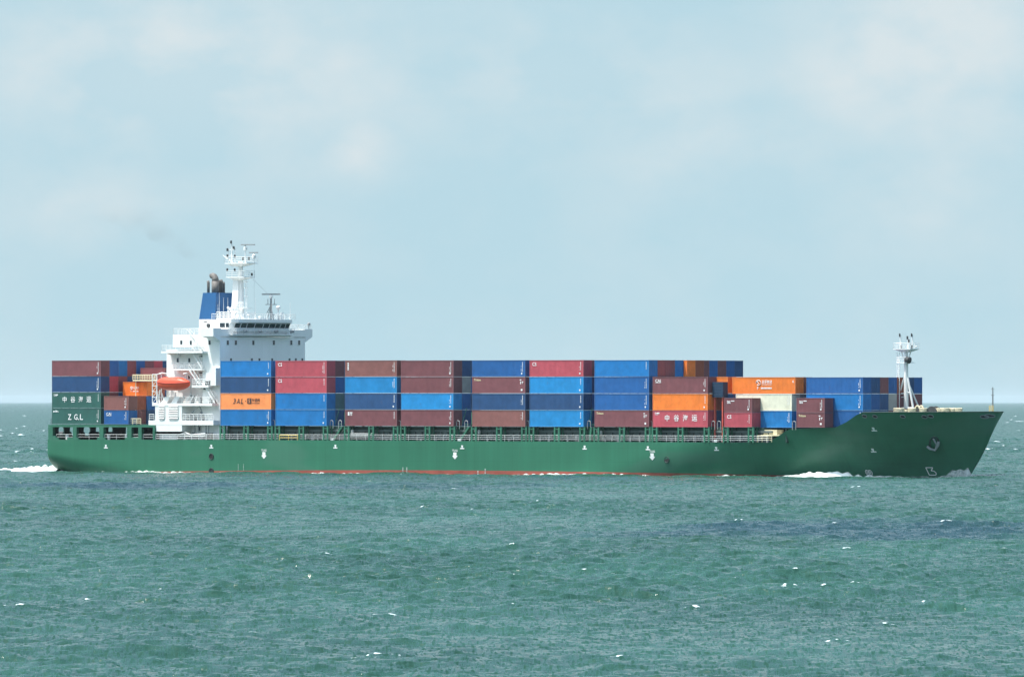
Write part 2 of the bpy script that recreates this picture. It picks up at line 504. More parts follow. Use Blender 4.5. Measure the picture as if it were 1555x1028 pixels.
    rr = nd(m, 'ShaderNodeMapRange'); rr.inputs[3].default_value = 0.07; rr.inputs[4].default_value = 0.8
    l(rf.outputs[0], rr.inputs[0]); 
    asr = nd(m, 'ShaderNodeAttribute', attribute_name='smoothed')
    ra = nd(m, 'ShaderNodeMath', operation='MULTIPLY_ADD'); ra.inputs[1].default_value = 0.22
    l(asr.outputs['Fac'], ra.inputs[0]); l(rr.outputs[0], ra.inputs[2]); l(ra.outputs[0], p.inputs['Roughness'])
    p.inputs['IOR'].default_value = 1.333
    p.inputs['Specular IOR Level'].default_value = 0.42
    # ripples too small for the mesh
    nb = nd(m, 'ShaderNodeTexNoise'); nb.inputs['Scale'].default_value = 1.5; nb.inputs['Detail'].default_value = 5; nb.inputs['Roughness'].default_value = 0.6
    mpb = nd(m, 'ShaderNodeMapping'); mpb.inputs['Scale'].default_value = (0.55, 1.0, 1.0)
    l(geo.outputs['Position'], mpb.inputs['Vector']); l(mpb.outputs[0], nb.inputs['Vector'])
    bu = nd(m, 'ShaderNodeBump'); bu.inputs['Strength'].default_value = 1.0; bu.inputs['Distance'].default_value = 0.12
    l(nb.outputs['Fac'], bu.inputs['Height'])
    # far off, where the sheet is too coarse for short waves, they go on as bump
    nw_ = nd(m, 'ShaderNodeTexNoise'); nw_.inputs['Scale'].default_value = 0.33; nw_.inputs['Detail'].default_value = 4; nw_.inputs['Roughness'].default_value = 0.6
    l(mpb.outputs[0], nw_.inputs['Vector'])
    asm = nd(m, 'ShaderNodeAttribute', attribute_name='smoothed')
    dm = nd(m, 'ShaderNodeMath', operation='MULTIPLY'); dm.inputs[1].default_value = 1.5; l(asm.outputs['Fac'], dm.inputs[0])
    hm = nd(m, 'ShaderNodeMath', operation='MULTIPLY'); l(nw_.outputs['Fac'], hm.inputs[0]); l(dm.outputs[0], hm.inputs[1])
    b2 = nd(m, 'ShaderNodeBump'); b2.inputs['Strength'].default_value = 1.0; b2.inputs['Distance'].default_value = 1.0
    l(hm.outputs[0], b2.inputs['Height']); l(bu.outputs[0], b2.inputs['Normal'])
    # wavelets: steep little faces leaning along the wind, their crests lying across it
    acc = None
    sepp = nd(m, 'ShaderNodeSeparateXYZ'); l(geo.outputs['Position'], sepp.inputs[0])
    for (fx, fy, wgt, det, ya, yb, va_, vb_) in ((4.2, 0.62, 1.7, 3, 700, 1500, 1.0, 0.0), (1.6, 0.22, 1.5, 3, 520, 1000, 0.15, 1.0), (0.55, 0.05, 1.2, 4, 900, 1700, 0.0, 1.0)):
        mpw = nd(m, 'ShaderNodeMapping'); mpw.inputs['Scale'].default_value = (fx, fy, 0); mpw.inputs['Rotation'].default_value = (0, 0, R(4))
        l(geo.outputs['Position'], mpw.inputs['Vector'])
        nn_ = nd(m, 'ShaderNodeTexNoise'); nn_.inputs['Scale'].default_value = 1.0; nn_.inputs['Detail'].default_value = det; nn_.inputs['Roughness'].default_value = .62
        l(mpw.outputs[0], nn_.inputs['Vector'])
        q_ = nd(m, 'ShaderNodeMath', operation='MULTIPLY_ADD'); q_.inputs[1].default_value = wgt * 2; q_.inputs[2].default_value = -wgt
        l(nn_.outputs['Fac'], q_.inputs[0])
        # short chop inshore, longer seas in the open water farther out
        dist = nd(m, 'ShaderNodeMapRange')
        for k_, vv in enumerate((ya, yb, va_, vb_)): dist.inputs[k_ + 1].default_value = vv
        l(sepp.outputs[1], dist.inputs[0])
        qm = nd(m, 'ShaderNodeMath', operation='MULTIPLY'); l(q_.outputs[0], qm.inputs[0]); l(dist.outputs[0], qm.inputs[1]); q_ = qm
        if acc is None: acc = q_.outputs[0]
        else:
            s_ = nd(m, 'ShaderNodeMath', operation='ADD'); l(acc, s_.inputs[0]); l(q_.outputs[0], s_.inputs[1]); acc = s_.outputs[0]
    cxyz = nd(m, 'ShaderNodeCombineXYZ'); l(acc, cxyz.inputs[1])
    va = nd(m, 'ShaderNodeVectorMath', operation='ADD'); l(b2.outputs[0], va.inputs[0]); l(cxyz.outputs[0], va.inputs[1])
    vn = nd(m, 'ShaderNodeVectorMath', operation='NORMALIZE'); l(va.outputs[0], vn.inputs[0]); l(vn.outputs[0], p.inputs['Normal'])
    me.materials.append(m)
    o = link('sea', me)
    tag(o, kind='structure')
    return o
build_sea()

# ------------------------------------------------------------------ ship: hull
ship = empty('container_ship', W(0, 0, 0))
tag(ship, 'long green hulled container ship with white bridge aft and blue funnel', 'ship')
SHIP_STERN = S(72.8, 0.2)
def lerp(a, b, x): return a + (b - a) * max(0.0, min(1.0, x))
def stem(z):
    q = max(-0.1, min(1.05, z / 11.2))
    return 89.6 + 6.2 * q + 0.75 * math.sin(math.pi * max(0.0, min(1.0, q)))
def hb(s, z):
    zz = max(0.0, min(1.0, z / 11.2))
    zc = max(-0.35, min(1.0, z / 11.2))
    s_e = stem(z)
    s_b = 18 + 40 * (0.6 * zz + 0.4 * zz * zz)
    p = 1.75 + 0.85 * zz; q = 1.0 - 0.42 * zz
    h = 14.0
    if s > s_b:
        x = (s - s_b) / (s_e - s_b)
        if x >= 1: return 0.0
        h = 14.0 * max(0.0, 1 - x ** p) ** q
    if s < -62:
        r = min(1.0, (-62 - s) / (-62 - SHIP_STERN))
        zk = lerp(-9, -1.2, r ** 2.0)
        zt = lerp(-3.0, 3.7, r ** 0.7)
        if z <= zk: return 0.0
        if z < zt:
            qq = (zt - z) / (zt - zk)
            h *= max(0.0, 1 - qq ** 2.2) ** (1 / 2.2)
        e = (s - SHIP_STERN)
        if e < 1.2: h -= 0.10 * (1 - e / 1.2) ** 2
    return max(h, 0.0)
def hull_t(s, z): return 14.0 - hb(s, z)
def on_hull(px, py):
    t = 0.0
    for _ in range(60):
        s = S(px, t); z = Zp(py, s, t)
        t = 0.6 * t + 0.4 * hull_t(s, z)
    return s, t, z
TOPS = [(72.0, 667.4), (300, 667.6), (600, 668.8), (900, 670.6), (1080, 671.6), (1168, 671.8), (1176, 666), (1190, 656.5), (1199.6, 651.3), (1268, 649.4), (1285, 641), (1300, 630.5), (1308.7, 626.4), (1400, 626), (1526, 625.4)]
TOP = []
for px, py in TOPS:
    t = 0.0
    for _ in range(40):
        s = S(px, t); z = Zp(py, s, t); t = 0.6 * t + 0.4 * hull_t(s, z)
    TOP.append((s, z))
def ztop(s):
    if s <= TOP[0][0]: return TOP[0][1]
    for (a, za), (b, zb) in zip(TOP, TOP[1:]):
        if s <= b: return za + (zb - za) * (s - a) / (b - a)
    return TOP[-1][1]
ZDECK = ztop(0)
def build_hull():
    st = [SHIP_STERN, SHIP_STERN + .2, SHIP_STERN + .5, SHIP_STERN + 0.9, SHIP_STERN + 1.3]
    s = SHIP_STERN + 2.2
    while s < 18: st.append(s); s += 2.2 if s < -60 else 5.0
    s = 20
    while s < 88: st.append(s); s += 1.1
    u = 0.0
    st += [k[0] for k in TOP if SHIP_STERN < k[0] < 88]
    st = sorted(st)
    NL = 34
    rows = []
    for s in st:
        zmin = -3.0
        if s < -62:
            r = min(1.0, (-62 - s) / (-62 - SHIP_STERN))
            zmin = max(zmin, lerp(-9, -1.2, r ** 2.0))
        zt = ztop(s)
        rows.append([(s, z, hb(s, z)) for z in [zmin + (zt - zmin) * (k / NL) for k in range(NL + 1)]])
    # stem: stations fan into the raked stem line
    for f in [k / 14 for k in range(1, 15)]:
        row = []
        for k in range(NL + 1):
            s0 = st[-1]
            zt = lerp(ztop(88), TOP[-1][1], 1); z = -3.0 + (zt + 3.0) * k / NL
            se = stem(z) - 0.02
            ss = s0 + (se - s0) * f
            row.append((ss, z, max(0.12, hb(ss, z))))
        rows.append(row)
    v = []; f = []
    n = NL + 1
    for side in (0, 1):
        for row in rows:
            for (s, z, h) in row: v.append((s, 14 - h if side == 0 else 14 + h, z))
    off = len(rows) * n
    for i in range(len(rows) - 1):
        for k in range(NL):
            a = i * n + k
            f.append((a, a + n, a + n + 1, a + 1))
            b = off + a
            f.append((b, b + 1, b + n + 1, b + n))
    for k in range(NL):                                   # transom and stem plate
        f.append((k, k + 1, off + k + 1, off + k))
        e = (len(rows) - 1) * n + k
        f.append((e, off + e, off + e + 1, e + 1))
    mb = MB(); mb.add(v, f)
    me = mb.mesh('hull', True)
    m = bpy.data.materials.new('hull_paint'); m.use_nodes = True
    p = m.node_tree.nodes['Principled BSDF']; l = m.node_tree.links.new
    p.inputs['Roughness'].default_value = 0.48
    p.inputs['Specular IOR Level'].default_value = 0.3
    tcn = nd(m, 'ShaderNodeTexCoord')
    sep = nd(m, 'ShaderNodeSeparateXYZ'); l(tcn.outputs['Object'], sep.inputs[0])
    def noise(sc, scale, det=5, rough=0.6):
        a = nd(m, 'ShaderNodeMapping'); a.inputs['Scale'].default_value = sc
        l(tcn.outputs['Object'], a.inputs['Vector'])
        b = nd(m, 'ShaderNodeTexNoise'); b.inputs['Scale'].default_value = scale
        b.inputs['Detail'].default_value = det; b.inputs['Roughness'].default_value = rough
        l(a.outputs[0], b.inputs['Vector']); return b.outputs['Fac']
    def rng_(x, a, b, c, d):
        r = nd(m, 'ShaderNodeMapRange'); l(x, r.inputs[0])
        for i, q in enumerate((a, b, c, d)): r.inputs[i + 1].default_value = q
        return r.outputs[0]
    def mul(col, x):
        q = nd(m, 'ShaderNodeMix', data_type='RGBA', blend_type='MULTIPLY'); q.inputs[0].default_value = 1
        l(col, q.inputs[6]); l(x, q.inputs[7]); return q.outputs[2]
    base = nd(m, 'ShaderNodeRGB'); base.outputs[0].default_value = (0.031, 0.160, 0.094, 1)
    c = mul(base.outputs[0], rng_(noise((0.05, 0.05, 0.10), 1.0, 3), 0.3, 0.7, 0.90, 1.10))
    c = mul(c, rng_(noise((0.5, 0.5, 0.03), 1.0, 4), 0.3, 0.75, 0.86, 1.06))
    c = mul(c, rng_(noise((0.06, 0.06, 0.9), 1.0, 4), 0.62, 0.75, 1.0, 0.86))
    wv = nd(m, 'ShaderNodeMath', operation='FRACT'); dv = nd(m, 'ShaderNodeMath', operation='DIVIDE'); l(sep.outputs[0], dv.inputs[0]); dv.inputs[1].default_value = 8.7; l(dv.outputs[0], wv.inputs[0])
    wz = nd(m, 'ShaderNodeMath', operation='FRACT'); dz_ = nd(m, 'ShaderNodeMath', operation='DIVIDE'); l(sep.outputs[2], dz_.inputs[0]); dz_.inputs[1].default_value = 2.45; l(dz_.outputs[0], wz.inputs[0])
    c = mul(c, rng_(wv.outputs[0], 0.0, 0.02, 0.86, 1.0)); c = mul(c, rng_(wz.outputs[0], 0.0, 0.06, 0.90, 1.0))      # butt welds and strake seams
    # faded patches where old paint was rolled over
    q = nd(m, 'ShaderNodeMix', data_type='RGBA'); q.inputs[7].default_value = (0.075, 0.17, 0.125, 1)
    l(rng_(noise((0.05, 0.05, 0.16), 1.0, 2, 0.4), 0.60, 0.66, 0.0, 0.35), q.inputs[0]); l(c, q.inputs[6]); c = q.outputs[2]
    # rust weeping
    q = nd(m, 'ShaderNodeMix', data_type='RGBA'); q.inputs[7].default_value = (0.12, 0.075, 0.04, 1)
    l(rng_(noise((0.9, 0.9, 0.07), 1.0, 6, 0.7), 0.66, 0.80, 0.0, 0.5), q.inputs[0]); l(c, q.inputs[6]); c = q.outputs[2]
    # boot topping, its edge sagging toward the ends
    def mth(op, a, b):
        n_ = nd(m, 'ShaderNodeMath', operation=op)
        for i, q_ in enumerate((a, b)):
            if isinstance(q_, (int, float)): n_.inputs[i].default_value = q_
            else: l(q_, n_.inputs[i])
        return n_.outputs[0]
    dx = mth('ADD', sep.outputs[0], 10.0)
    sag = mth('MULTIPLY', mth('MULTIPLY', dx, dx), 0.00011)
    edge = mth('SUBTRACT', mth('ADD', 0.78, mth('MULTIPLY', noise((1.0, 1, 0.3), 0.8), 0.10)), sag)
    isred = mth('LESS_THAN', sep.outputs[2], edge)
    q = nd(m, 'ShaderNodeMix', data_type='RGBA')
    rd = nd(m, 'ShaderNodeRGB'); rd.outputs[0].default_value = (0.30, 0.075, 0.055, 1)
    cr = mul(rd.outputs[0], rng_(noise((0.4, 0.4, 1.5), 1.0), 0.3, 0.7, 0.75, 1.25))
    l(isred, q.inputs[0]); l(c, q.inputs[6]); l(cr, q.inputs[7])
    l(q.outputs[2], p.inputs['Base Color'])
    # plate seams and slight buckling of the plates
    bu = nd(m, 'ShaderNodeBump'); bu.inputs['Strength'].default_value = 0.25; bu.inputs['Distance'].default_value = 0.04
    l(noise((0.42, 0.42, 0.5), 1.0, 2), bu.inputs['Height']); l(bu.outputs[0], p.inputs['Normal'])
    me.materials.append(m)
    o = link('hull', me, None, ship)
    # decks
    d = MB()
    for a, b in ((SHIP_STERN + .3, 48.0),):
        ss = np.linspace(a, b, 40)
        v = []; f = []
        for s in ss:
            z = min(ztop(s), ZDECK) - 0.12; h = hb(s, z) - 0.06
            v += [(s, 14 - h, z), (s, 14 + h, z)]
        for i in range(len(ss) - 1): f.append((2 * i, 2 * i + 2, 2 * i + 3, 2 * i + 1))
        d.add(v, f)
    d.build('main_deck', M_DECK, ship)
    d = MB()
    for a, b, dz in ((TOP[8][0] - 1, 76.5, 8.4), (TOP[12][0] - 1.5, 95.6, 10.2)):
        ss = np.linspace(a, b, 30); v = []; f = []
        for s in ss:
            h = hb(s, dz) - 0.06
            v += [(s, 14 - h, dz), (s, 14 + h, dz)]
        for i in range(len(ss) - 1): f.append((2 * i, 2 * i + 2, 2 * i + 3, 2 * i + 1))
        d.add(v, f)
    # step between the raised deck and the main deck, breakwater at the forecastle
    d.box(TOP[8][0] - 1.2, TOP[8][0] - 1.0, 1.0, 27, ZDECK - .1, 8.4)
    d.build('forecastle_deck', M_DKGREEN, ship)
    # rolled bulwark rail round the forecastle
    r = MB()
    for sgn in (-1, 1):
        pts = []
        for s in np.linspace(TOP[12][0], 96.6, 40):
            z = ztop(s) + 0.03
            pts.append((s, 14 + sgn * hb(s, min(z, 11.2)), z))
        r.tube(pts, 0.09, 6)
    r.build('bulwark_rail', M_DKGREEN, ship, True)
    return o
hull = build_hull()

# marks painted on the hull plating, raised as thin plates
def hull_plate(mb, px, py, pts, th=0.02):
    """pts: polygon in (forward metres, up metres) about the point seen at px, py"""
    s0, t0, z0 = on_hull(px, py)
    v = []
    for k in (0.03, 0.03 + th):
        for a, b in pts:
            s = s0 + a; z = z0 + b
            v.append((s, hull_t(s, z) - k, z))
    n = len(pts)
    f = [tuple(range(n)), tuple(range(n, 2 * n))] + [(i, (i + 1) % n, (i + 1) % n + n, i + n) for i in range(n)]
    mb.add(v, f)
def rect(cx, cz, w, h): return [(cx - w / 2, cz - h / 2), (cx + w / 2, cz - h / 2), (cx + w / 2, cz + h / 2), (cx - w / 2, cz + h / 2)]
for px, py in ((401, 690), (691, 690.5), (990.5, 692)):
    a = MB()
    hull_plate(a, px, py, [(-0.55, 0.0), (-0.55, -0.0), (0, -0.85), (0.55, 0.0)] if False else [(-0.36, 0.45), (-0.36, -0.15), (-0.66, -0.15), (0, -0.8), (0.66, -0.15), (0.36, -0.15), (0.36, 0.45)])
    s0, t0, z0 = on_hull(px, py)
    vs, fs, w = text_geo('TUG')
    a.add([(s0 - 0.62 + p / w * 1.24, t0 - 0.05, z0 + 0.58 + q * 0.38) for p, q in vs], fs)
    a.build('tug_mark', M_MARK, hull)
for px, py in ((161, 678), (321, 678), (509.5, 678), (702, 679), (888, 679.5), (984, 680.5), (1088, 681.5), (1327, 652), (1326, 684)):
    a = MB()
    hull_plate(a, px, py, rect(0, -0.22, 0.95, 0.20))
    hull_plate(a, px, py, rect(0, -0.04, 0.22, 0.16))
    hull_plate(a, px, py, rect(0, 0.20, 0.42, 0.30))
    a.build('plate_mark', M_MARK, hull)
for px, py in ((726, 719), (737, 716), (612, 714), (618, 714), (362, 709), (370, 709)):
    a = MB()
    for k in range(5):
        a.cut(); hull_plate(a, px, py, rect(0, -0.5 + k * 0.24, 0.10 if px < 500 else 0.22, 0.09))
    a.build('draught_mark', M_MARK, hull, split=True)
# porthole-like discharge openings
for px, py in ((321, 693), (321, 715), (1012.5, 698)):
    s0, t0, z0 = on_hull(px, py)
    a = MB()
    ring = [(s0 + .52 * math.cos(q), t0 - .04, z0 + .52 * math.sin(q)) for q in np.linspace(0, 2 * math.pi, 20)[:-1]]
    a.tube(ring, 0.09, 6, closed=True)
    a.build('discharge_rim', M_DKGREEN, hull, True)
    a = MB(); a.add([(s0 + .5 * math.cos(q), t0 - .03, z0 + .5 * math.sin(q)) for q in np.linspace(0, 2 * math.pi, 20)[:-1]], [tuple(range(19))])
    a.build('discharge_opening', M_BLACK, hull)  # flat black disc stands in for the shade inside the pipe
# bulb symbol and thruster symbols
a = MB()
bulb = [(-1.0, 1.05), (0.75, 1.05), (0.1, 0.15), (0.75, 0.1), (1.15, -0.35), (1.1, -0.85), (0.8, -1.05), (-0.75, -1.05)]
bulb = [(x * .66, z * .62) for x, z in bulb]
for p, q in zip(bulb, bulb[1:] + bulb[:1]):
    dx, dz = q[0] - p[0], q[1] - p[1]; ln = math.hypot(dx, dz); nx, nz_ = -dz / ln * .07, dx / ln * .07
    hull_plate(a, 1414, 715.5, [(p[0] - nx, p[1] - nz_), (q[0] - nx, q[1] - nz_), (q[0] + nx, q[1] + nz_), (p[0] + nx, p[1] + nz_)])
a.build('bulb_mark', M_MARK, hull)
for px in (1317.5, 1322):
    a = MB()
    n = 14
    for k in range(n):
        q0, q1 = 2 * math.pi * k / n, 2 * math.pi * (k + 1) / n
        hull_plate(a, px, 717.5, [(.36 * math.cos(q0), .5 * math.sin(q0)), (.36 * math.cos(q1), .5 * math.sin(q1)), (.27 * math.cos(q1), .38 * math.sin(q1)), (.27 * math.cos(q0), .38 * math.sin(q0))])
    hull_plate(a, px, 717.5, rect(0, 0, 0.5, 0.09)); hull_plate(a, px, 717.5, rect(0, 0, 0.09, 0.7))
    a.build('thruster_mark', M_MARK, hull)
# fairlead openings along the forecastle bulwark
for px, py in ((1313, 632), (1329, 632.5), (1371, 632.5), (1404, 633), (1413.5, 632), (1495, 633), (1502, 631.5)):
    s0, t0, z0 = on_hull(px, py)
    a = MB()
    a.tube([(s0 + .42 * math.cos(q), hull_t(s0 + .42 * math.cos(q), z0 + .26 * math.sin(q)) - .04, z0 + .26 * math.sin(q)) for q in np.linspace(0, 2 * math.pi, 16)[:-1]], 0.07, 6, closed=True)
    f_ = a.build('fairlead', M_WGREY, hull, True)
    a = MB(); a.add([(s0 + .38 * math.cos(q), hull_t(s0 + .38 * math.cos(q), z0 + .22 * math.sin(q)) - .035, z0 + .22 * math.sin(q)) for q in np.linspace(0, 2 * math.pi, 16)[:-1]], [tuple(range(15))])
    a.build('fairlead_mouth', M_BLACK, f_)  # black sheet painted as the dark of the hole
# anchor in its hawse: shank, crown, two flukes
def build_anchor():
    s0, t0, z0 = on_hull(1417, 674)
    def P(px, py, o): 
        s, t, z = on_hull(px, py); return (s, t - o, z)
    a = MB()
    a.tube([P(1419, 666, .35), P(1425, 675, .5), P(1423.5, 683, .6)], 0.16, 8)
    a.tube([P(1409.5, 677.5, .35), P(1415, 681.5, .55), P(1423.5, 683.5, .65), P(1427.5, 676, .5), P(1427, 670.5, .35)], 0.23, 8)
    v = a.build('anchor', M_WGREY, ship, True)
    b = MB()
    ring = [P(1419 + 7.0 * math.cos(q), 673 + 9.5 * math.sin(q), .06) for q in np.linspace(0, 2 * math.pi, 24)[:-1]]
    b.tube(ring, 0.16, 6, closed=True)
    b.build('hawse_rim', M_DKGREEN, hull, True)
build_anchor()

# ------------------------------------------------------------------ stern mooring deck: green side walls with openings
def side_box(mb, px0, px1, py0, py1, t0, t1):
    s0, s1 = S(px0, t0), S(px1, t0); sm = (s0 + s1) / 2
    return mb.box(s0, s1, t0, t1, Zp(py1, sm, t0), Zp(py0, sm, t0))
ZROOF = Zp(644.6, S(115), 0)
fr = MB()
side_box(fr, 73.2, 235, 645.2, 648.6, 0.02, 1.2)
for a, b in ((73.2, 80), (110.5, 116.2), (151, 157), (193.0, 199.5), (209.8, 215), (232, 235)):
    side_box(fr, a, b, 648.5, 668.0, 0.02, 0.7)
for a, b in ((80, 89), (102, 110.6), (116.1, 119), (147.5, 151.1), (156.9, 160), (189.5, 193.1)):     # rounded lower corners of the openings
    side_box(fr, a, b, 664.4, 668.0, 0.04, 0.6)
side_box(fr, 80, 84.5, 661.5, 668.0, 0.05, 0.5)
side_box(fr, 199.4, 209.9, 664.0, 668.0, 0.04, 0.6)
fr.build('mooring_deck_frame', M_GREEN, ship)
pw = MB()                                                   # transom wall, its arched openings show the sea beyond
sT = SHIP_STERN + .3
zA, zB = ZDECK - .1, ZROOF - .15
h = zB - zA
t_at = .6
for a, b in ((88.5, 97), (105.5, 112), (126.5, 137), (145, 151.5), (164, 171), (190.5, 196.5)):
    t0_, t1_ = T(a, sT), T(b, sT)
    pw.box(sT - .12, sT + .12, t_at, t0_, zA, zB)
    pw.box(sT - .12, sT + .12, t0_, t1_, zA, zA + .28 * h); pw.box(sT - .12, sT + .12, t0_, t1_, zB - .10 * h, zB)
    w = t1_ - t0_
    for yy, d in ((t0_, 1), (t1_, -1)):
        tri = [(yy, zB - .10 * h), (yy, zB - .24 * h), (yy + d * .08 * w, zB - .15 * h), (yy + d * .22 * w, zB - .10 * h)]
        v = [(sT - .12, y_, z_) for y_, z_ in tri] + [(sT + .12, y_, z_) for y_, z_ in tri]
        pw.add(v, [(0, 1, 2, 3), (7, 6, 5, 4)] + [(k, (k + 1) % 4, (k + 1) % 4 + 4, k + 4) for k in range(4)])
    t_at = t1_
pw.box(sT - .12, sT + .12, t_at, 27.3, zA, zB)
pw.build('transom_wall', M_DKGREEN, ship)
pw = MB(); pw.box(sT, S(330, 27.5), 27.3, 27.6, zA, zB); pw.build('port_bulwark_wall', M_DKGREEN, ship)
md = MB()
md.box(SHIP_STERN + .4, S(235, 0), 0.75, 27.2, ZROOF - .35, ZROOF - .02)
md.build('mooring_deck_roof', M_GREEN, ship)
ib = MB()                                                  # machinery casing, winches inside
ib.box(S(258, 6), S(334, 3), 5.0, 23, ZDECK - .1, ZROOF - .4)
for px, t in ((92, 6), (101, 9), (121, 5), (143, 8), (165, 5), (178, 6), (207, 5), (225, 4)):
    s = S(px, t)
    ib.tube([(s - .9, t, ZDECK + .9), (s + .9, t, ZDECK + .9)], .55, 10)
    ib.box(s - 1.1, s + 1.1, t - .5, t + .5, ZDECK - .1, ZDECK + .5)
ib.build('mooring_winches', M_DARK, ship)
cn = MB()
for px in (102.5, 192.0, 165):
    s = S(px, 1.0); cn.cut(); cn.tube([(s, 1.0, ZDECK - .1), (s, 1.0, ZDECK + .95)], .3, 8)
cn.cut(); side_box(cn, 189.8, 192.6, 660, 668, 0.9, 1.5)
cn.build('deck_bollard', M_RAIL, ship, split=True)

def rail(mb, pts, h=1.05, n=3, r=0.035, step=1.6):
    mb.cut()
    pts = [Vector(p) for p in pts]
    for k in range(1, n + 1):
        z = Vector((0, 0, h * k / n))
        for a, b in zip(pts, pts[1:]): mb.tube([a + z, b + z], r * (1.2 if k == n else 0.85), 5)
    for a, b in zip(pts, pts[1:]):
        m = max(1, int((b - a).length / step))
        for i in range(m + 1):
            p = a + (b - a) * (i / m)
            mb.tube([p, p + Vector((0, 0, h))], r, 5)
rl = MB()
for a, b in ((84, 111), (116, 151), (157, 193), (199, 232)):
    rail(rl, [(S(a), .35, ZDECK), (S(b), .35, ZDECK)], .95, 2, .03, 2.2)
rl.build('stern_deck_rail', M_RAIL, ship, split=True)
rl = MB()
rail(rl, [(S(235), .25, ZDECK - .1), (S(334), .25, ZDECK - .1)], 1.1, 3, 0.05)
rl.build('side_deck_rail', M_RAIL, ship)
rl = MB()
rail(rl, [(SHIP_STERN + .4, .6, ZROOF), (SHIP_STERN + .4, 27, ZROOF)], 1.0)
rl.build('transom_rail', M_DKGREEN, ship)

# ------------------------------------------------------------------ superstructure
house = MB()
sf = S(334, 2.0)                                            # front of the tower
zf = lambda py: Zp(py, sf, 2.0)
z_br = zf(500.0)                                            # bridge deck
house.box(S(307.5, 2.0), sf, 2.0, 26.0, ZDECK - .1, zf(511.5))
# aft accommodation block, full height with stepped levels
z1 = zf(507.3); z2 = zf(526.5); z3 = zf(534); z4 = zf(560); z5 = zf(613); z6 = zf(639.5)
def s_at(px, t): return S(px, t)
house.box(S(262.5, 2.4), S(307.5, 2.4) , 2.4, 25.6, z2, z1)
house.box(S(253, 3.2), S(307.5, 3.2), 3.2, 24.8, z5, z2 - .5)
house.box(S(277, 3.0), S(334, 3.0) - .1, 3.05, 25, ZDECK - .1, z5)
house.box(S(320, 1.0), sf - .03, 0.9, 2.0, zf(585.5), zf(558.6))     # white boxed locker on the side of the tower
house.box(S(313.5, 1.6), S(320, 1.0), 1.5, 2.0, zf(585.5), zf(566))
supers = house.build('superstructure', M_WHITE, ship)

dk = MB()
def deck(px0, px1, py, t0, th=0.35, t1=14.0):
    s0, s1 = S(px0, t0), S(px1, t0); z = Zp(py, (s0 + s1) / 2, t0)
    dk.cut(); dk.box(s0, s1, t0, t1, z - th, z)
    return (s0, s1, z)
d_top = deck(244.5, 307.3, 533.2, .6, .38)
d_mid = deck(259, 307.3, 560.0, 1.2, .3)
d_boat = deck(291, 316.5, 584.8, 0.7, .45)
d_main = deck(231, 322, 612.2, 0.25, .5)
d_low = deck(225.5, 324, 638.3, 0.3, .85)
# knees under the top deck
dk.prism([(S(244.5, .6), d_top[2] - .38), (S(262, .6), d_top[2] - .38), (S(262, .6), d_top[2] - 1.2)], 2.0, 2.6)
dk.build('side_deck', M_WHITE, supers, split=True)
rl = MB()
rail(rl, [(d_top[0] + .1, 3, d_top[2]), (d_top[0] + .1, .75, d_top[2]), (d_top[1], .75, d_top[2])], 1.05, 3, .035, 1.1)
rail(rl, [(d_mid[0], 1.35, d_mid[2]), (d_mid[1], 1.35, d_mid[2])], 1.05, 3, .035, 1.1)
rail(rl, [(d_boat[0], .85, d_boat[2]), (d_boat[1], .85, d_boat[2])], 1.05, 3, .05, 0.9)
rail(rl, [(S(276, .4), .4, d_main[2]), (d_main[1], .4, d_main[2])], 1.05, 3, .04, 1.0)
rail(rl, [(d_low[0] + .05, .45, d_low[2]), (S(234, .45), .45, d_low[2])], 1.1, 3, .05, .7)
rail(rl, [(S(276, .45), .45, d_low[2]), (S(324, .45), .45, d_low[2])], 1.1, 3, .05, .9)
rail(rl, [(S(262.5, 2.4) + .1, 14, z1), (S(262.5, 2.4) + .1, 2.5, z1), (S(303, 2.5), 2.5, z1)], 1.05, 3, .035, 1.1)
rl.build('deck_rail', M_RAIL, supers, split=True)
# louvre house at the ship's side
lh = MB()
sl0, sl1 = S(235.5, 0.3), S(276, 0.3)
lh.box(sl0, sl1, .32, 5.0, Zp(655, sl0, .3), d_main[2] - .5)
lv = lh.build('louvre_house', M_WHITE, supers)
for a, b in ((241.3, 250.3), (256.2, 271)):
    x0, x1 = S(a, .3), S(b, .3); zt, zb = Zp(614.8, x0, .3), Zp(637.2, x0, .3)
    m_ = MB()
    w = (x1 - x0) / 2; cxm = (x0 + x1) / 2
    rr = .45
    poly = []
    for (px_, pz_, a0) in ((x1 - rr, zt - rr, 0), (x0 + rr, zt - rr, 90), (x0 + rr, zb + rr, 180), (x1 - rr, zb + rr, 270)):
        for k in range(5):
            q = R(a0 + 22.5 * k); poly.append((px_ + rr * math.cos(q), pz_ + rr * math.sin(q)))
    m_.prism(poly, .27, .33)
    g = m_.build('louvre_grille', M_DARK, lv)
    m_ = MB()
    nsl = 8
    for k in range(nsl):
        z = zb + .28 + (zt - zb - .4) * k / (nsl - 1) * .98
        m_.hexa([(x0 + .08, .14, z - .10), (x1 - .08, .14, z - .10), (x1 - .08, .26, z + .0), (x0 + .08, .26, z + .0)],
                [(x0 + .08, .15, z - .02), (x1 - .08, .15, z - .02), (x1 - .08, .26, z + .10), (x0 + .08, .26, z + .10)])
    m_.tube([(p[0], .25, p[1]) for p in poly], .07, 5, closed=True)
    m_.build('louvre_slats', M_WHITE, lv)
# slanted vent cowls above the louvre house
vc = MB()
for a in (246.5, 261.5):
    x0 = S(a - 1.5, 1.0); x1 = S(a + 9, 1.0)
    vc.cut(); vc.prism([(x0, d_main[2]), (x1 - .3, d_main[2]), (x1 + .4, d_main[2] + 1.15), (x0 + .9, d_main[2] + 1.15)], .9, 2.6)
vc.build('vent_cowl', M_WHITE, supers, split=True)
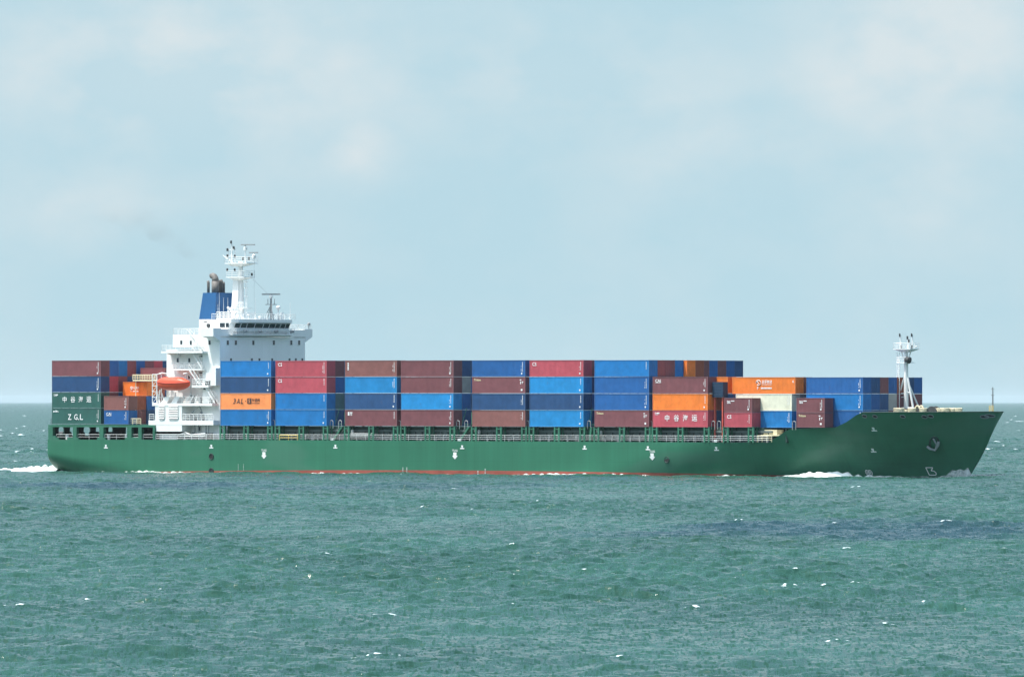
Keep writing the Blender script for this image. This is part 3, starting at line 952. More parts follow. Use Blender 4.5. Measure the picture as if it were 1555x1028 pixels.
# stairs
def stairs(mb, pxa, pya, pxb, pyb, t, w=.8):
    sa, sb = S(pxa, t), S(pxb, t); za, zb = Zp(pya, sa, t), Zp(pyb, sb, t)
    for q in (t, t + w):
        mb.hexa([(sa - .12, q - .04, za - .1), (sa + .16, q - .04, za - .1), (sa + .16, q + .04, za - .1), (sa - .12, q + .04, za - .1)],
                [(sb - .12, q - .04, zb), (sb + .16, q - .04, zb), (sb + .16, q + .04, zb), (sb - .12, q + .04, zb)])
        mb.tube([(sa, q, za + .95), (sb, q, zb + .95)], .05, 5)
        for k in range(5):
            f = k / 4; x = sa + (sb - sa) * f; z = za + (zb - za) * f
            mb.tube([(x, q, z), (x, q, z + .95)], .035, 5)
    n = int(abs(za - zb) / .25)
    for k in range(1, n):
        f = k / n; x = sa + (sb - sa) * f; z = za + (zb - za) * f
        mb.box(x - .12, x + .12, t, t + w, z - .02, z + .02)
for q in ((284, 508, 305.5, 533, .9), (291.5, 534, 306, 559.5, 1.2), (287, 561, 303, 584.5, 1.2), (311, 586, 326, 612, 1.0)):
    m_ = MB(); stairs(m_, *q); m_.build('outside_stairs', M_RAIL, supers)
# windows in the house sides
def side_window(px, py, t, w=.45, h=.75):
    s = S(px, t); z = Zp(py, s, t)
    a = MB(); a.box(s - w / 2 - .08, s + w / 2 + .08, t - .05, t + .02, z - h / 2 - .08, z + h / 2 + .08)
    fr_ = a.build('window', M_RAIL, supers)
    a = MB(); a.box(s - w / 2, s + w / 2, t - .09, t - .04, z - h / 2, z + h / 2)
    a.build('pane', M_GLASS, fr_)
for px, py, t in ((275.5, 520, 2.4), (290, 520.5, 2.4), (270.2, 547, 3.2), (287.8, 547, 3.2), (287.5, 572, 3.2), (318.5, 520.2, 2.0), (303, 651, 3.05)):
    side_window(px, py, t)
a = MB()
for px, py in ((303.5, 645), (303, 655)): pass
for px, py, t in ((278.5, 620, 3.0), (304.5, 536.5, 2.3), (306, 541, 2.3), (306, 566, 2.3), (312, 590.5, 2.1)):
    s = S(px, t); z = Zp(py, s, t); a.box(s - .3, s + .3, t - .25, t, z - .12, z + .12)
s = S(281, 3.0); a.box(s - .45, s + .45, 2.9, 3.06, d_low[2] + .95, d_low[2] + 2.9)
s = S(327.5, 3.0); a.box(s - .4, s + .4, 2.9, 3.06, ZDECK, ZDECK + 2.0)
s = S(317.5, .9); a.box(S(312, 1.3), S(319, 1.3), 1.2, 1.9, zf(585), zf(578))
a.build('door_and_lights', M_DARK, supers)
# machinery seen in the shaded side gallery
ga = MB()
for k in range(26):
    px = 279 + random.random() * 46; t = 1.2 + random.random() * 1.6
    s = S(px, t); zb = random.choice((d_low[2], d_main[2], ZDECK)); h = .4 + random.random() * 1.3
    ga.cut(); ga.box(s - .15 - random.random() * .3, s + .2, t, t + .4, zb, zb + h)
for px in (296, 301.5, 313, 317):
    s = S(px, 1.0); ga.cut(); ga.tube([(s, 1.0, ZDECK), (s, 1.0, d_low[2])], .10, 6)
ga.cut(); ga.tube([(S(284, 1), 1, d_low[2] + .5), (S(303, 1), 1, d_low[2] + 2.7)], .09, 6)
ga.tube([(S(303, 1), 1, d_low[2] + 2.7), (S(309, 1), 1, d_low[2] + .8)], .09, 6)
ga.build('gallery_gear', M_WGREY, supers, split=True)
gp = MB()
gp.box(S(242, 1.2), S(268, 1.2), 1.2, 3.0, ZDECK - .1, ZDECK + 1.0)
gp.tube([(S(270, .8), .8, ZDECK + .9), (S(282, .8), .8, ZDECK + 1.35), (S(290, .8), .8, ZDECK + .95), (S(312, .8), .8, ZDECK + 1.2)], .10, 6)
gp.tube([(S(270, .8), .8, ZDECK + .7), (S(312, .8), .8, ZDECK + .75)], .08, 6)
gp.build('gangway', M_RAIL, supers)
drm = MB()
for px in (316.5, 320.5): drm.cut().tube([(S(px, .9), .9, ZDECK), (S(px, .9), .9, ZDECK + 1.25)], .36, 10)
drm.build('life_raft_canister', M_DARK, supers, split=True)

# bridge wings across the front
wg = MB()
zwt, zwb = zf(498.6), zf(510.8)
sw0 = S(303.5, 0.0)
wing_f = sf + .12
wg.box(sw0, wing_f, 0.02, 2.2, zwb, zwt)
wg.box(sw0, wing_f, 25.8, 27.98, zwb, zwt)
wg.box(wing_f - .28, wing_f, 2.2, 25.8, zwb, zf(499.8))
wg.box(sw0, wing_f - .3, 2.2, 25.8, zwb, zwb + .3)
for ya, yb, d in ((2.0, 0.15, 1), (26.0, 27.85, -1)):       # tapered brackets under the wings
    y0, y1 = (ya, yb)
    zz = zf(518.5)
    wg.add([(sw0 + .3, y0, zwb), (wing_f, y0, zwb), (wing_f, y1, zwb), (sw0 + .3, y1, zwb), (wing_f - .9, y0, zz), (wing_f, y0, zz)],
           [(0, 1, 2, 3), (0, 4, 5, 1), (1, 5, 2), (0, 3, 4), (3, 2, 5, 4)])
wg.build('bridge_wings', M_WHITE, supers)
# front portholes
def front_window(px, py, w=.50, h=.80):
    t = T(px, sf); z = Zp(py, sf, t)
    a = MB(); a.box(sf - .02, sf + .05, t - w / 2 - .07, t + w / 2 + .07, z - h / 2 - .07, z + h / 2 + .07)
    fr_ = a.build('window', M_RAIL, supers)
    a = MB(); a.box(sf + .04, sf + .09, t - w / 2, t + w / 2, z - h / 2, z + h / 2)
    a.build('pane', M_GLASS, fr_)
for px in (345.6, 357.9, 384.4, 415.5, 442.0, 453.9): front_window(px, 520.4)
for px in (350.4, 382.2, 393.6, 413.0, 439.3, 448.9, 458.7): front_window(px, 546.0, .45, .45)

# wheelhouse: raked windows in a slightly faceted front
wh = MB()
wf = sf + .55
tL, tR = T(352.5, wf), T(446.5, wf)
zr = zf(484.6); zw1 = zf(490.6); zw0 = zf(498.4)
back = sf - 4.4
pl = [(back, tL), (wf - 1.0, tL), (wf, tL + 1.0), (wf, tR - 1.6), (wf - 1.2, tR), (back, tR)]
def ring(off, z): return [(x + (off if x > back else 0), y, z) for x, y in pl]
lv = [ring(0, z_br - .4), ring(0, zw0), ring(.42, zw1), ring(.75, zw1 + .15), ring(.75, zr)]
v = [p for r_ in lv for p in r_]; n = len(pl); f = [tuple(range(n)), tuple(range((len(lv) - 1) * n, len(lv) * n))]
for i in range(len(lv) - 1):
    for k in range(n):
        f.append((i * n + k, i * n + (k + 1) % n, (i + 1) * n + (k + 1) % n, (i + 1) * n + k))
wh.add(v, f)
wheel = wh.build('wheelhouse', M_WHITE, supers)
# panes follow the raked band
zA_, zB_ = zw0 + .10, zw1 - .05
def band(x_, z): return x_ + .42 * (z - zw0) / (zw1 - zw0)
bounds = [(355.2, 363.0), (364.8, 372.6), (374.0, 384.6), (386.0, 397.4), (398.8, 406.8), (408.0, 416.0), (417.2, 423.6), (424.8, 431.2), (432.4, 437.8)]
for a, b in bounds:
    t0, t1 = T(a, wf), T(b, wf)
    m_ = MB()
    m_.hexa([(band(wf, zA_) + .01, t0, zA_), (band(wf, zA_) + .06, t0, zA_), (band(wf, zA_) + .06, t1, zA_), (band(wf, zA_) + .01, t1, zA_)],
            [(band(wf, zB_) + .01, t0, zB_), (band(wf, zB_) + .06, t0, zB_), (band(wf, zB_) + .06, t1, zB_), (band(wf, zB_) + .01, t1, zB_)])
    m_.build('bridge_window', M_GLASS, wheel)
for a, b in ((334, 341.5), (343, 347.5)):
    m_ = MB(); m_.box(S(a, tL), S(b, tL), tL - .05, tL + .02, zA_ + .1, zB_ + .1)
    m_.build('bridge_window', M_GLASS, wheel)
# gallery below the windows
cw = MB()
cw.box(sf + .12, sf + 1.1, T(353, sf + 1), T(447, sf + 1), zf(508.6), zf(507.4))
cw.build('gallery_deck', M_WHITE, supers)
rl = MB()
rail(rl, [(sf + 1.05, T(353, sf + 1), zf(507.4)), (sf + 1.05, T(447, sf + 1), zf(507.4))], 1.1, 4, .04, 1.0)
rail(rl, [(sf - .5, T(447, sf), z_br), (sf - .1, 27.8, z_br)], 1.0, 3, .04)
rail(rl, [(sf - 3.3, 22, z_br), (sf - 3.3, 27.8, z_br), (sf - .1, 27.8, z_br)], 1.0, 3, .04)
rl.build('gallery_rail', M_RAIL, supers, split=True)
sp = MB()
for px in (371.5, 394, 418.5, 442.5):
    t = T(px, sf + 1.1); sp.cut(); sp.tube([(sf + 1.1, t - .3, zf(503)), (sf + 1.5, t + .25, zf(502.3))], .24, 8)
t = T(469, sf); sp.cut(); sp.tube([(sf, t, z_br), (sf, t, z_br + .9)], .08, 6); sp.lathe(sf, t, [(.05, z_br + .8), (.3, z_br + .9), (.3, z_br + 1.3), (.05, z_br + 1.45)], 8)
sp.build('floodlight', M_GREY, supers, split=True)
# monkey island rails and aft upper platform
rl = MB()
rail(rl, [(back, tL, zr), (wf + .5, tL + .2, zr), (wf + .5, tR - .3, zr), (back, tR - .2, zr)], 1.0, 3, .04, 1.3)
rl.build('monkey_island_rail', M_RAIL, supers)
up = MB()
su0, su1 = S(328.5, 8), S(352, 8)
up.box(su0, su1, 8, 20, zf(484.2), zf(482.4)); up.box(su0 + .2, su1 - .1, 8.4, 19, z_br, zf(484.2))
up.build('mast_house', M_WHITE, supers)
rl = MB(); rail(rl, [(su0, 19, zf(482.4)), (su0, 8.05, zf(482.4)), (su1, 8.05, zf(482.4))], 1.1, 3, .05, .9)
rl.build('mast_house_rail', M_RAIL, supers)

# ------------------------------------------------------------------ funnel
fu = MB()
tf0, tf1 = 10.75, 17.3
a0, a1 = S(302.3, tf0), S(326.2, tf0)
b0, b1 = S(307.4, tf0), S(327.6, tf0)
zb_, zt_ = Zp(485, a0, tf0), Zp(444.8, a0, tf0)
fu.box(a0, a1, tf0, tf1, z1 - .1, zb_ - .004)
fbase = fu.build('funnel_base', M_WHITE, ship)
fu = MB()
fu.hexa([(a0, tf0, zb_), (a1, tf0, zb_), (a1, tf1, zb_), (a0, tf1, zb_)], [(b0, tf0 + .15, zt_), (b1, tf0 + .15, zt_), (b1, tf1 - .15, zt_), (b0, tf1 - .15, zt_)])
funnel = fu.build('funnel', M_FUNNEL, ship)
a = MB()
for (px, w) in ((331.0, .05), (336, .05), (341, .05), (346.5, .05)):
    t = T(px, b1); a.box(a1 - .25, a1 + .12, t - w, t + w, zb_, zt_ - 1.0)
a.build('funnel_ribs', M_FUNNEL, funnel)
a = MB()
s0 = S(313, tf0); a.box(s0 - .6, s0 + .2, tf0 - .05, tf0 + .05, zb_ - .5, zb_ - .38)
a.lathe(S(317, tf0), tf0 - .1, [(.1, zb_ - 1.6), (.35, zb_ - 1.4), (.35, zb_ - .9), (.1, zb_ - .8)], 8)
a.build('funnel_vent', M_DARK, fbase)
ex = MB()
tc_ = 12.2
sc_ = S(327.2, tc_)
zt2 = Zp(427, sc_, tc_)
ex.tube([(sc_, tc_, zt_ - .3), (sc_, tc_, zt2)], .72, 14)
ex.tube([(sc_, tc_, zt2 - .1), (sc_ - .06, tc_, zt2 + .45), (sc_ - .28, tc_, zt2 + .85), (sc_ - .65, tc_, zt2 + 1.02), (sc_ - 1.05, tc_, zt2 + .9)], .66, 14, .5)
ex.build('exhaust_pipe', M_STACK, funnel, True)
for px, t, ptop, r in ((316.5, 11.6, 427, .26), (334.0, 13.4, 425.4, .17), (336.4, 13.9, 425.2, .28), (339.8, 14.6, 428.5, .24)):
    e = MB(); s = S(px, t); z = Zp(ptop, s, t)
    e.tube([(s, t, zt_ - .3), (s, t, z - .3), (s - .12, t, z)], r, 10)
    e.build('exhaust_pipe', M_STACK, funnel, True)
# whip aerials beside the funnel
wa = MB()
for px, top in ((333.0, 444), (339.5, 452), (346, 452), (331, 462), (388, 452), (413, 448)):
    s = S(px, 9); wa.cut(); wa.tube([(s, 9, zf(482)), (s, 9, Zp(top, s, 9))], .045, 5, .02)
t = T(443.2, sf); wa.cut(); wa.tube([(sf - .4, t, zr), (sf - .4, t, Zp(460, sf, t))], .05, 5, .025)
wa.build('whip_aerial', M_RAIL, supers, split=True)

# ------------------------------------------------------------------ main radar mast
tm = 14.0
sm = S(364.5, tm)
zm = lambda py: Zp(py, sm, tm)
mx_ = lambda px: sm + (S(px, tm) - S(364.5, tm))
mt = MB()
def taper(mb, x0, x1, y0, y1, za, X0, X1, Y0, Y1, zb):
    mb.hexa([(x0, y0, za), (x1, y0, za), (x1, y1, za), (x0, y1, za)], [(X0, Y0, zb), (X1, Y0, zb), (X1, Y1, zb), (X0, Y1, zb)])
zb_m = z_br
taper(mt, mx_(354), mx_(365), tm - .9, tm + 1.1, zb_m, mx_(358), mx_(366), tm - .7, tm + .7, zm(421))
mt.tube([(mx_(365), tm, zb_m), (mx_(365.5), tm, zm(397))], .52, 12, .42)
mast = mt.build('radar_mast', M_WHITE, ship)
pf = MB()
for (pa, pb, py, pk) in ((343.5, 389.8, 399.5, 405), (345.5, 385, 420.5, 425.5)):
    x0, x1 = mx_(pa), mx_(pb); z = zm(py)
    # platform seen at an angle: its own length along the ship and its width across
    half = .32
    c = (x0 + x1) / 2
    pf.box(x0 + 1.0, x1 - 1.0, tm - 1.6, tm + 1.6, z - .16, z)
    taper(pf, mx_(357), mx_(368), tm - .6, tm + .6, zm(pk), x0 + 1.2, x1 - 1.2, tm - 1.3, tm + 1.3, z - .16)
pf.build('mast_platform', M_WHITE, mast)
rl = MB()
for (pa, pb, py, h) in ((343.5, 389.8, 399.5, 1.1), (345.5, 385, 420.5, 1.05)):
    x0, x1 = mx_(pa) + 1.05, mx_(pb) - 1.05; z = zm(py)
    rail(rl, [(x0, tm - 1.55, z), (x1, tm - 1.55, z), (x1, tm + 1.55, z), (x0, tm + 1.55, z), (x0, tm - 1.55, z)], h, 3, .028, 1.2)
for py in (428, 437, 450, 467):                             # ladder hoops down the mast
    rl.tube([(mx_(368), tm, zm(py)), (mx_(374.5), tm - .2, zm(py)), (mx_(374.5), tm + .5, zm(py)), (mx_(368), tm + .5, zm(py))], .045, 5)
for px in (373, 375):
    rl.tube([(mx_(px), tm, zm(484)), (mx_(px), tm, zm(425))], .04, 5)
for k in range(26): rl.tube([(mx_(373), tm, zm(482 - k * 2.2)), (mx_(375), tm, zm(482 - k * 2.2))], .025, 4)
rl.box(mx_(358), mx_(375), tm - 1.0, tm + 1.4, zm(469), zm(468)); rail(rl, [(mx_(358), tm - 1, zm(468)), (mx_(375), tm - 1, zm(468))], 1, 3, .045, .8)
rl.build('mast_rails', M_RAIL, mast)
# signal pole with lamps
lp = MB()
lp.tube([(mx_(352), tm, zm(399)), (mx_(352), tm, zm(370))], .16, 8, .10)
for px, pb, pt in ((347, 399, 378), (357, 399, 376)): lp.tube([(mx_(px), tm, zm(pb)), (mx_(px), tm, zm(pt))], .07, 6)
for py in (379, 388): lp.tube([(mx_(346), tm, zm(py)), (mx_(358), tm, zm(py))], .06, 6)
lp.tube([(mx_(353), tm, zm(399)), (mx_(338.5), tm, zm(387.5))], .07, 6)
lp.tube([(mx_(357), tm, zm(402)), (mx_(343), tm, zm(389))], .06, 6)
lp.build('signal_pole', M_RAIL, mast)
lb = MB()
for px, py in ((352, 367.5), (346.3, 379), (346.3, 388.5), (357.5, 389), (356, 376), (346.2, 409.5), (357.5, 410), (383.5, 417), (379, 393), (370, 393)):
    x = mx_(px); z = zm(py); lb.cut(); lb.lathe(x, tm - .2, [(.10, z - .3), (.18, z - .26), (.18, z + .2), (.08, z + .28)], 8)
lb.build('signal_lamp', M_DARK, mast, split=True)
def radar(px, py_bar, pxa, pxb, zfoot, parent, t, r=.1, ang=20):
    s = S(px, t); z = Zp(py_bar, s, t)
    a = MB(); a.tube([(s, t, zfoot), (s, t, z - .5)], r, 8)
    a.lathe(s, t, [(.2, z - .95), (.36, z - .85), (.36, z - .35), (.12, z - .15), (.12, z)], 10)
    b = a.build('radar_pedestal', M_RAIL, parent)
    L_ = (pxb - pxa) / 2 / 6.6
    a = MB(); cx0 = S((pxa + pxb) / 2, t)
    d = Vector((math.cos(R(ang)), math.sin(R(ang)), 0)); nn = Vector((-d.y, d.x, 0)) * .12
    c = Vector((cx0, t, z))
    L_ = L_ * CS / (CS * d.x + SN * d.y)
    a.hexa([c - d * L_ - nn, c + d * L_ - nn, c + d * L_ + nn, c - d * L_ + nn], [p + Vector((0, 0, .22)) for p in (c - d * L_ - nn, c + d * L_ - nn, c + d * L_ + nn, c - d * L_ + nn)])
    a.build('radar_scanner', M_GREY, b)
radar(372.5, 372.8, 365.5, 387.5, zm(399.5), mast, tm)
radar(385.5, 384.8, 378, 392, zm(399.5), mast, tm)
# forward radar on its own lattice post
t3 = T(411.5, sf - 1.0)
s3 = sf - 1.0
z3_ = lambda py: Zp(py, s3, t3)
x3 = lambda px: s3 + (px - 411.5) / 6.6
a = MB()
a.tube([(s3, t3, zr), (s3, t3, z3_(449))], .17, 8)
a.tube([(x3(403), t3 + .3, z3_(476)), (s3, t3, z3_(463))], .08, 6)
a.tube([(x3(407), t3 - .3, zr), (s3, t3, z3_(464))], .09, 6); a.tube([(x3(415.5), t3, zr), (s3, t3, z3_(464))], .09, 6)
for px in (406.5, 417): a.tube([(x3(px), t3, z3_(462)), (x3(px), t3, z3_(454))], .06, 6)
a.box(x3(406), x3(417.5), t3 - .6, t3 + .6, z3_(463), z3_(462))
small = a.build('forward_radar_post', M_WGREY, supers)
a = MB(); a.lathe(s3, t3, [(.2, z3_(453)), (.35, z3_(452)), (.35, z3_(449.5)), (.1, z3_(448))], 10); a.build('radar_gearbox', M_RAIL, small)
a = MB(); d = Vector((CS, SN, 0)).normalized()
d = Vector((.9, .44, 0)); nn = Vector((-.44, .9, 0)) * .15; L_ = 14.3 / (6.6 / CS) * (1 / (CS * d.x + SN * d.y)); c = Vector((s3, t3, z3_(448)))
q = [c - d * L_ - nn, c + d * L_ - nn, c + d * L_ + nn, c - d * L_ + nn]
a.hexa(q, [p + Vector((0, 0, .26)) for p in q]); a.build('radar_scanner', M_WGREY, small)
# radomes
def dome(px, py, r, t, zfoot, s):
    a = MB(); z = Zp(py, s, t)
    a.tube([(s, t, zfoot), (s, t, z - r * .8)], .11, 8)
    a.lathe(s, t, [(max(.01, r * math.sin(q)), z - r * math.cos(q)) for q in np.linspace(.05, math.pi - .05, 10)], 14)
    a.build('radome', M_WHITE, supers, True)
dome(422.5, 467.5, .42, T(422.5, sf - .8), zr, sf - .8)
dome(351.5, 470, .42, 8.6, zf(482.4), S(351.5, 8.6))
dome(346.5, 467.5, .25, 8.6, zf(482.4), S(346.5, 8.6))
cl = MB()                                                   # small gear on the monkey island
for k in range(18):
    t = tL + 1 + random.random() * (tR - tL - 3); s = sf - 1.5 + random.random() * 1.6
    h = .5 + random.random() * .9
    cl.cut(); cl.tube([(s, t, zr), (s, t, zr + h)], .05 + random.random() * .05, 6)
    if random.random() < .4: cl.box(s - .2, s + .2, t - .2, t + .2, zr + h - .3, zr + h)
cl.cut(); cl.box(sf - .9, sf - .3, T(428, sf), T(431, sf), zr, zr + .8)
cl.build('compass_deck_gear', M_RAIL, supers, split=True)
st = MB()
st.tube([(mx_(384), tm, zm(424)), (s3 - .6, t3, z3_(447.5))], .022, 4)
st.tube([(mx_(386), tm, zm(400)), (mx_(386), tm, zm(482))], .018, 4)
st.build('stay_wires', M_WGREY, mast)

# ------------------------------------------------------------------ lattice tower and cat ladder at the after end of the house
lt = MB().cut()
x0, x1 = S(231.5, .9), S(238.5, .9)
zb0, zt0 = d_main[2], Zp(568.5, x0, .9)
for x in (x0, x1):
    for t in (.9, 2.1): lt.tube([(x, t, zb0), (x, t, zt0)], .09, 6)
nb = 5
for k in range(nb + 1):
    z = zb0 + (zt0 - zb0) * k / nb
    lt.tube([(x0, .9, z), (x1, .9, z)], .07, 6); lt.tube([(x0, 2.1, z), (x1, 2.1, z)], .05, 5); lt.tube([(x1, .9, z), (x1, 2.1, z)], .05, 5)
    if k < nb:
        z2_ = zb0 + (zt0 - zb0) * (k + 1) / nb
        lt.tube([(x0, .9, z), (x1, .9, z2_)], .05, 5)
lt.tube([(x1, .9, zt0), (S(246, .9), .9, Zp(566, x1, .9)), (S(256, .9), .9, Zp(568, x1, .9))], .09, 6)
for a_, b_, c_, d_ in ((238, 592, 243, 612), (243, 592, 240, 612), (246, 597, 250, 612), (266, 596, 268, 610), (283, 610, 290, 597), (288, 612, 294, 600), (296, 612, 300, 600)):
    lt.cut(); lt.tube([(S(a_, 1.2), 1.2, Zp(b_, S(a_, 1.2), 1.2)), (S(c_, 1.2), 1.2, Zp(d_, S(c_, 1.2), 1.2))], .11, 6)
lt.build('boat_davit', M_RAIL, supers, split=True)
yp = MB()
x0, x1 = S(201.5, 4), S(238, 4)
z0_ = Zp(576.3, x0, 4)
yp.box(x0, x1, 4, 5.6, z0_ - .12, z0_)
yp.box(x0, x1, 4, 5.6, z0_ - .3, z0_ - .13)
rail(yp, [(x0, 4.02, z0_), (x1, 4.02, z0_)], .85, 3, .06, .55)
for x in (x0 + .4, x1 - .3): yp.tube([(x, 4.4, ZROOF - .2), (x, 4.4, z0_)], .10, 6)
yp.build('lashing_platform', M_CREAMRAIL, ship)
rp_ = MB(); rail(rp_, [(S(195.5, .5), .5, ZROOF), (S(214, .5), .5, ZROOF)], 1.1, 3, .06, .9); rp_.build('ladder_rail', M_CREAMRAIL, ship)

# ------------------------------------------------------------------ lifeboat (hangs from its davit: a thing of its own)
def lifeboat():
    t0 = 0.55
    xa, xb = S(239.5, t0), S(288.0, t0)
    zc = Zp(583.4, xa, t0)
    root = empty('lifeboat', W((xa + xb) / 2, t0, Zp(592, xa, t0)))
    tag(root, 'enclosed orange lifeboat hanging from the davit beside the white deckhouse', 'lifeboat')
    hl = (xb - xa) / 2
    zo = zc - Zp(592, xa, t0)
    def loft(prof):
        v = []; f = []; N = 22
        for i in range(N + 1):
            u = -1 + 2 * i / N
            w = max(.03, (1 - abs(u) ** 2.6)) ** .6
            ring = prof(u, w)
            v += [(u * hl, y, z) for y, z in ring]
        n = len(ring)
        for i in range(N):
            for k in range(n - 1): f.append((i * n + k, (i + 1) * n + k, (i + 1) * n + k + 1, i * n + k + 1))
        f.append(tuple(range(n))); f.append(tuple(N * n + k for k in range(n)))
        return MB().add(v, f)
    sheer = lambda u: zo + .12 + .30 * u * u * (1 if u < 0 else .55)
    def lower(u, w):
        b = 1.25 * w; zs = sheer(u); kz = zo - 1.15 + .85 * abs(u) ** 3
        return [(b * math.cos(q), zs - (zs - kz) * math.sin(q) ** .8) for q in np.linspace(0, math.pi, 13)]
    def upper(u, w):
        b = 1.18 * w; zs = sheer(u); top = zs + (1.12 - .55 * max(0, u) ** 2 - .25 * max(0, -u) ** 3) * min(1, 1.05 * w + .05)
        return [(b * math.cos(q), zs + .05 + (top - zs) * math.sin(q) ** .75) for q in np.linspace(0, math.pi, 13)]
    loft(lower).build('boat_hull', M_BOAT, root, True)
    cpy = loft(upper).build('canopy', M_BOAT, root, True)
    fd = MB()
    for sg in (-1, 1):
        fd.tube([(u * hl, sg * 1.27 * max(.03, (1 - abs(u) ** 2.6)) ** .6, sheer(u) + .02) for u in np.linspace(-1, 1, 23)], .08, 6)
    fd.build('fender', paint('lifeboat_dark_orange', (.42, .05, .03), .6), root, True)
    w_ = MB()
    for u in (-.35, .0, .35): w_.box(u * hl - .16, u * hl + .16, -.92, -.84, zo + .75, zo + .95)
    w_.box(.62 * hl, .72 * hl, -.55, .55, zo + .72, zo + .9)
    w_.build('canopy_window', M_GLASS, root)
    hk = MB()
    for u in (-.8, .8): hk.tube([(u * hl, 0, zo + .8), (u * hl, 0, zo + 1.9)], .05, 6)
    hk.build('lifting_hook', M_GREY, root)
lifeboat()
fa = MB()                                                   # davit arms over the boat
for px in (245.5, 281.5):
    s = S(px, 1.0)
    zb = d_main[2]; zt3 = Zp(567, s, 1.0)
    fa.cut(); fa.tube([(s, 2.6, zb), (s, 2.5, zt3 - .6), (s, 1.6, zt3), (s, .5, zt3 - .1)], .16, 8)
fa.build('davit_arm', M_WHITE, supers, True, split=True)

# ------------------------------------------------------------------ containers
LOGOS = {}
MESHC = {}
def corr_panel(mb, ax, a0, a1, z0, z1, face, dirn, depth=.04, pitch=.28):
    """corrugated panel along axis ax between a0 and a1; face = plane of the outer crests; dirn = outward sign"""
    pts = []
    x = a0
    while x < a1 - .02:
        for dx, dd in ((0, 0), (.10, 0), (.14, depth), (.24, depth)):
            if x + dx <= a1: pts.append((x + dx, face - dirn * dd))
        x += pitch
    pts.append((a1, face))
    v = []
    for p, q in pts:
        for z in (z0, z1): v.append((p, q, z) if ax == 'x' else (q, p, z))
    f = [(2 * i, 2 * i + 2, 2 * i + 3, 2 * i + 1) for i in range(len(pts) - 1)]
    mb.add(v, f)
WC = 2.438
def container_mesh(Ln, Hc, kind, c):
    k = (round(Ln, 2), round(Hc, 2), kind, c)
    if k in MESHC: return MESHC[k]
    mb = MB()
    if kind == 'body':
        corr_panel(mb, 'x', .14, Ln - .14, .15, Hc - .10, .03, -1)
        corr_panel(mb, 'x', .14, Ln - .14, .15, Hc - .10, WC - .03, 1)
        corr_panel(mb, 'y', .12, WC - .12, .15, Hc - .12, Ln - .04, 1, .035)
        corr_panel(mb, 'y', .12, WC - .12, .15, Hc - .12, .04, -1, .035)
        mb.box(.1, Ln - .1, .08, WC - .08, Hc - .08, Hc - .03)
        mb.box(.1, Ln - .1, .08, WC - .08, .10, .14)
    elif kind == 'frame':
        for x in (0, Ln - .13):
            for y in (0, WC - .13): mb.box(x, x + .13, y, y + .13, .121, Hc - .121)
        for y in (.005, WC - .085):
            mb.box(.131, Ln - .131, y, y + .08, .02, .17); mb.box(.131, Ln - .131, y, y + .08, Hc - .12, Hc - .01)
        for x in (.005, Ln - .095):
            mb.box(x, x + .09, .131, WC - .131, .02, .18); mb.box(x, x + .09, .131, WC - .131, Hc - .14, Hc - .01)
        for x in (0, Ln - .18):
            for y in (0, WC - .165):
                for z in (0, Hc - .12): mb.box(x - (.006 if x == 0 else -.006), x + .18, y - .004, y + .169, z, z + .12)
    elif kind == 'door':
        x = Ln - .03
        for y0, y1 in ((.14, WC / 2 - .01), (WC / 2 + .01, WC - .14)):
            mb.box(x - .05, x, y0, y1, .19, Hc - .15)
            for z in np.linspace(.35, Hc - .55, 5): mb.box(x, x + .02, y0 + .08, y1 - .08, z, z + .22)
        for y in (.42, .92, WC - .92, WC - .42):
            mb.tube([(x + .035, y, .16), (x + .035, y, Hc - .13)], .022, 6)
    m = mb.mesh('container_' + kind)
    MESHC[k] = m
    return m
def code_marks(mb, Ln, Hc, n, x=None, two=True):
    """the narrow columns of stencilled codes at the forward end of a side wall"""
    x = Ln - .62 if x is None else x
    z = Hc - .34
    for k in range(n):
        hgt = random.uniform(.10, .17)
        w = random.uniform(.09, .15)
        mb.box(x - w / 2, x + w / 2, -.012, .0, z - hgt, z)
        if two and k > 2 and random.random() < .6: mb.box(x - .36, x - .25, -.012, 0, z - hgt * .8, z)
        z -= hgt + .05
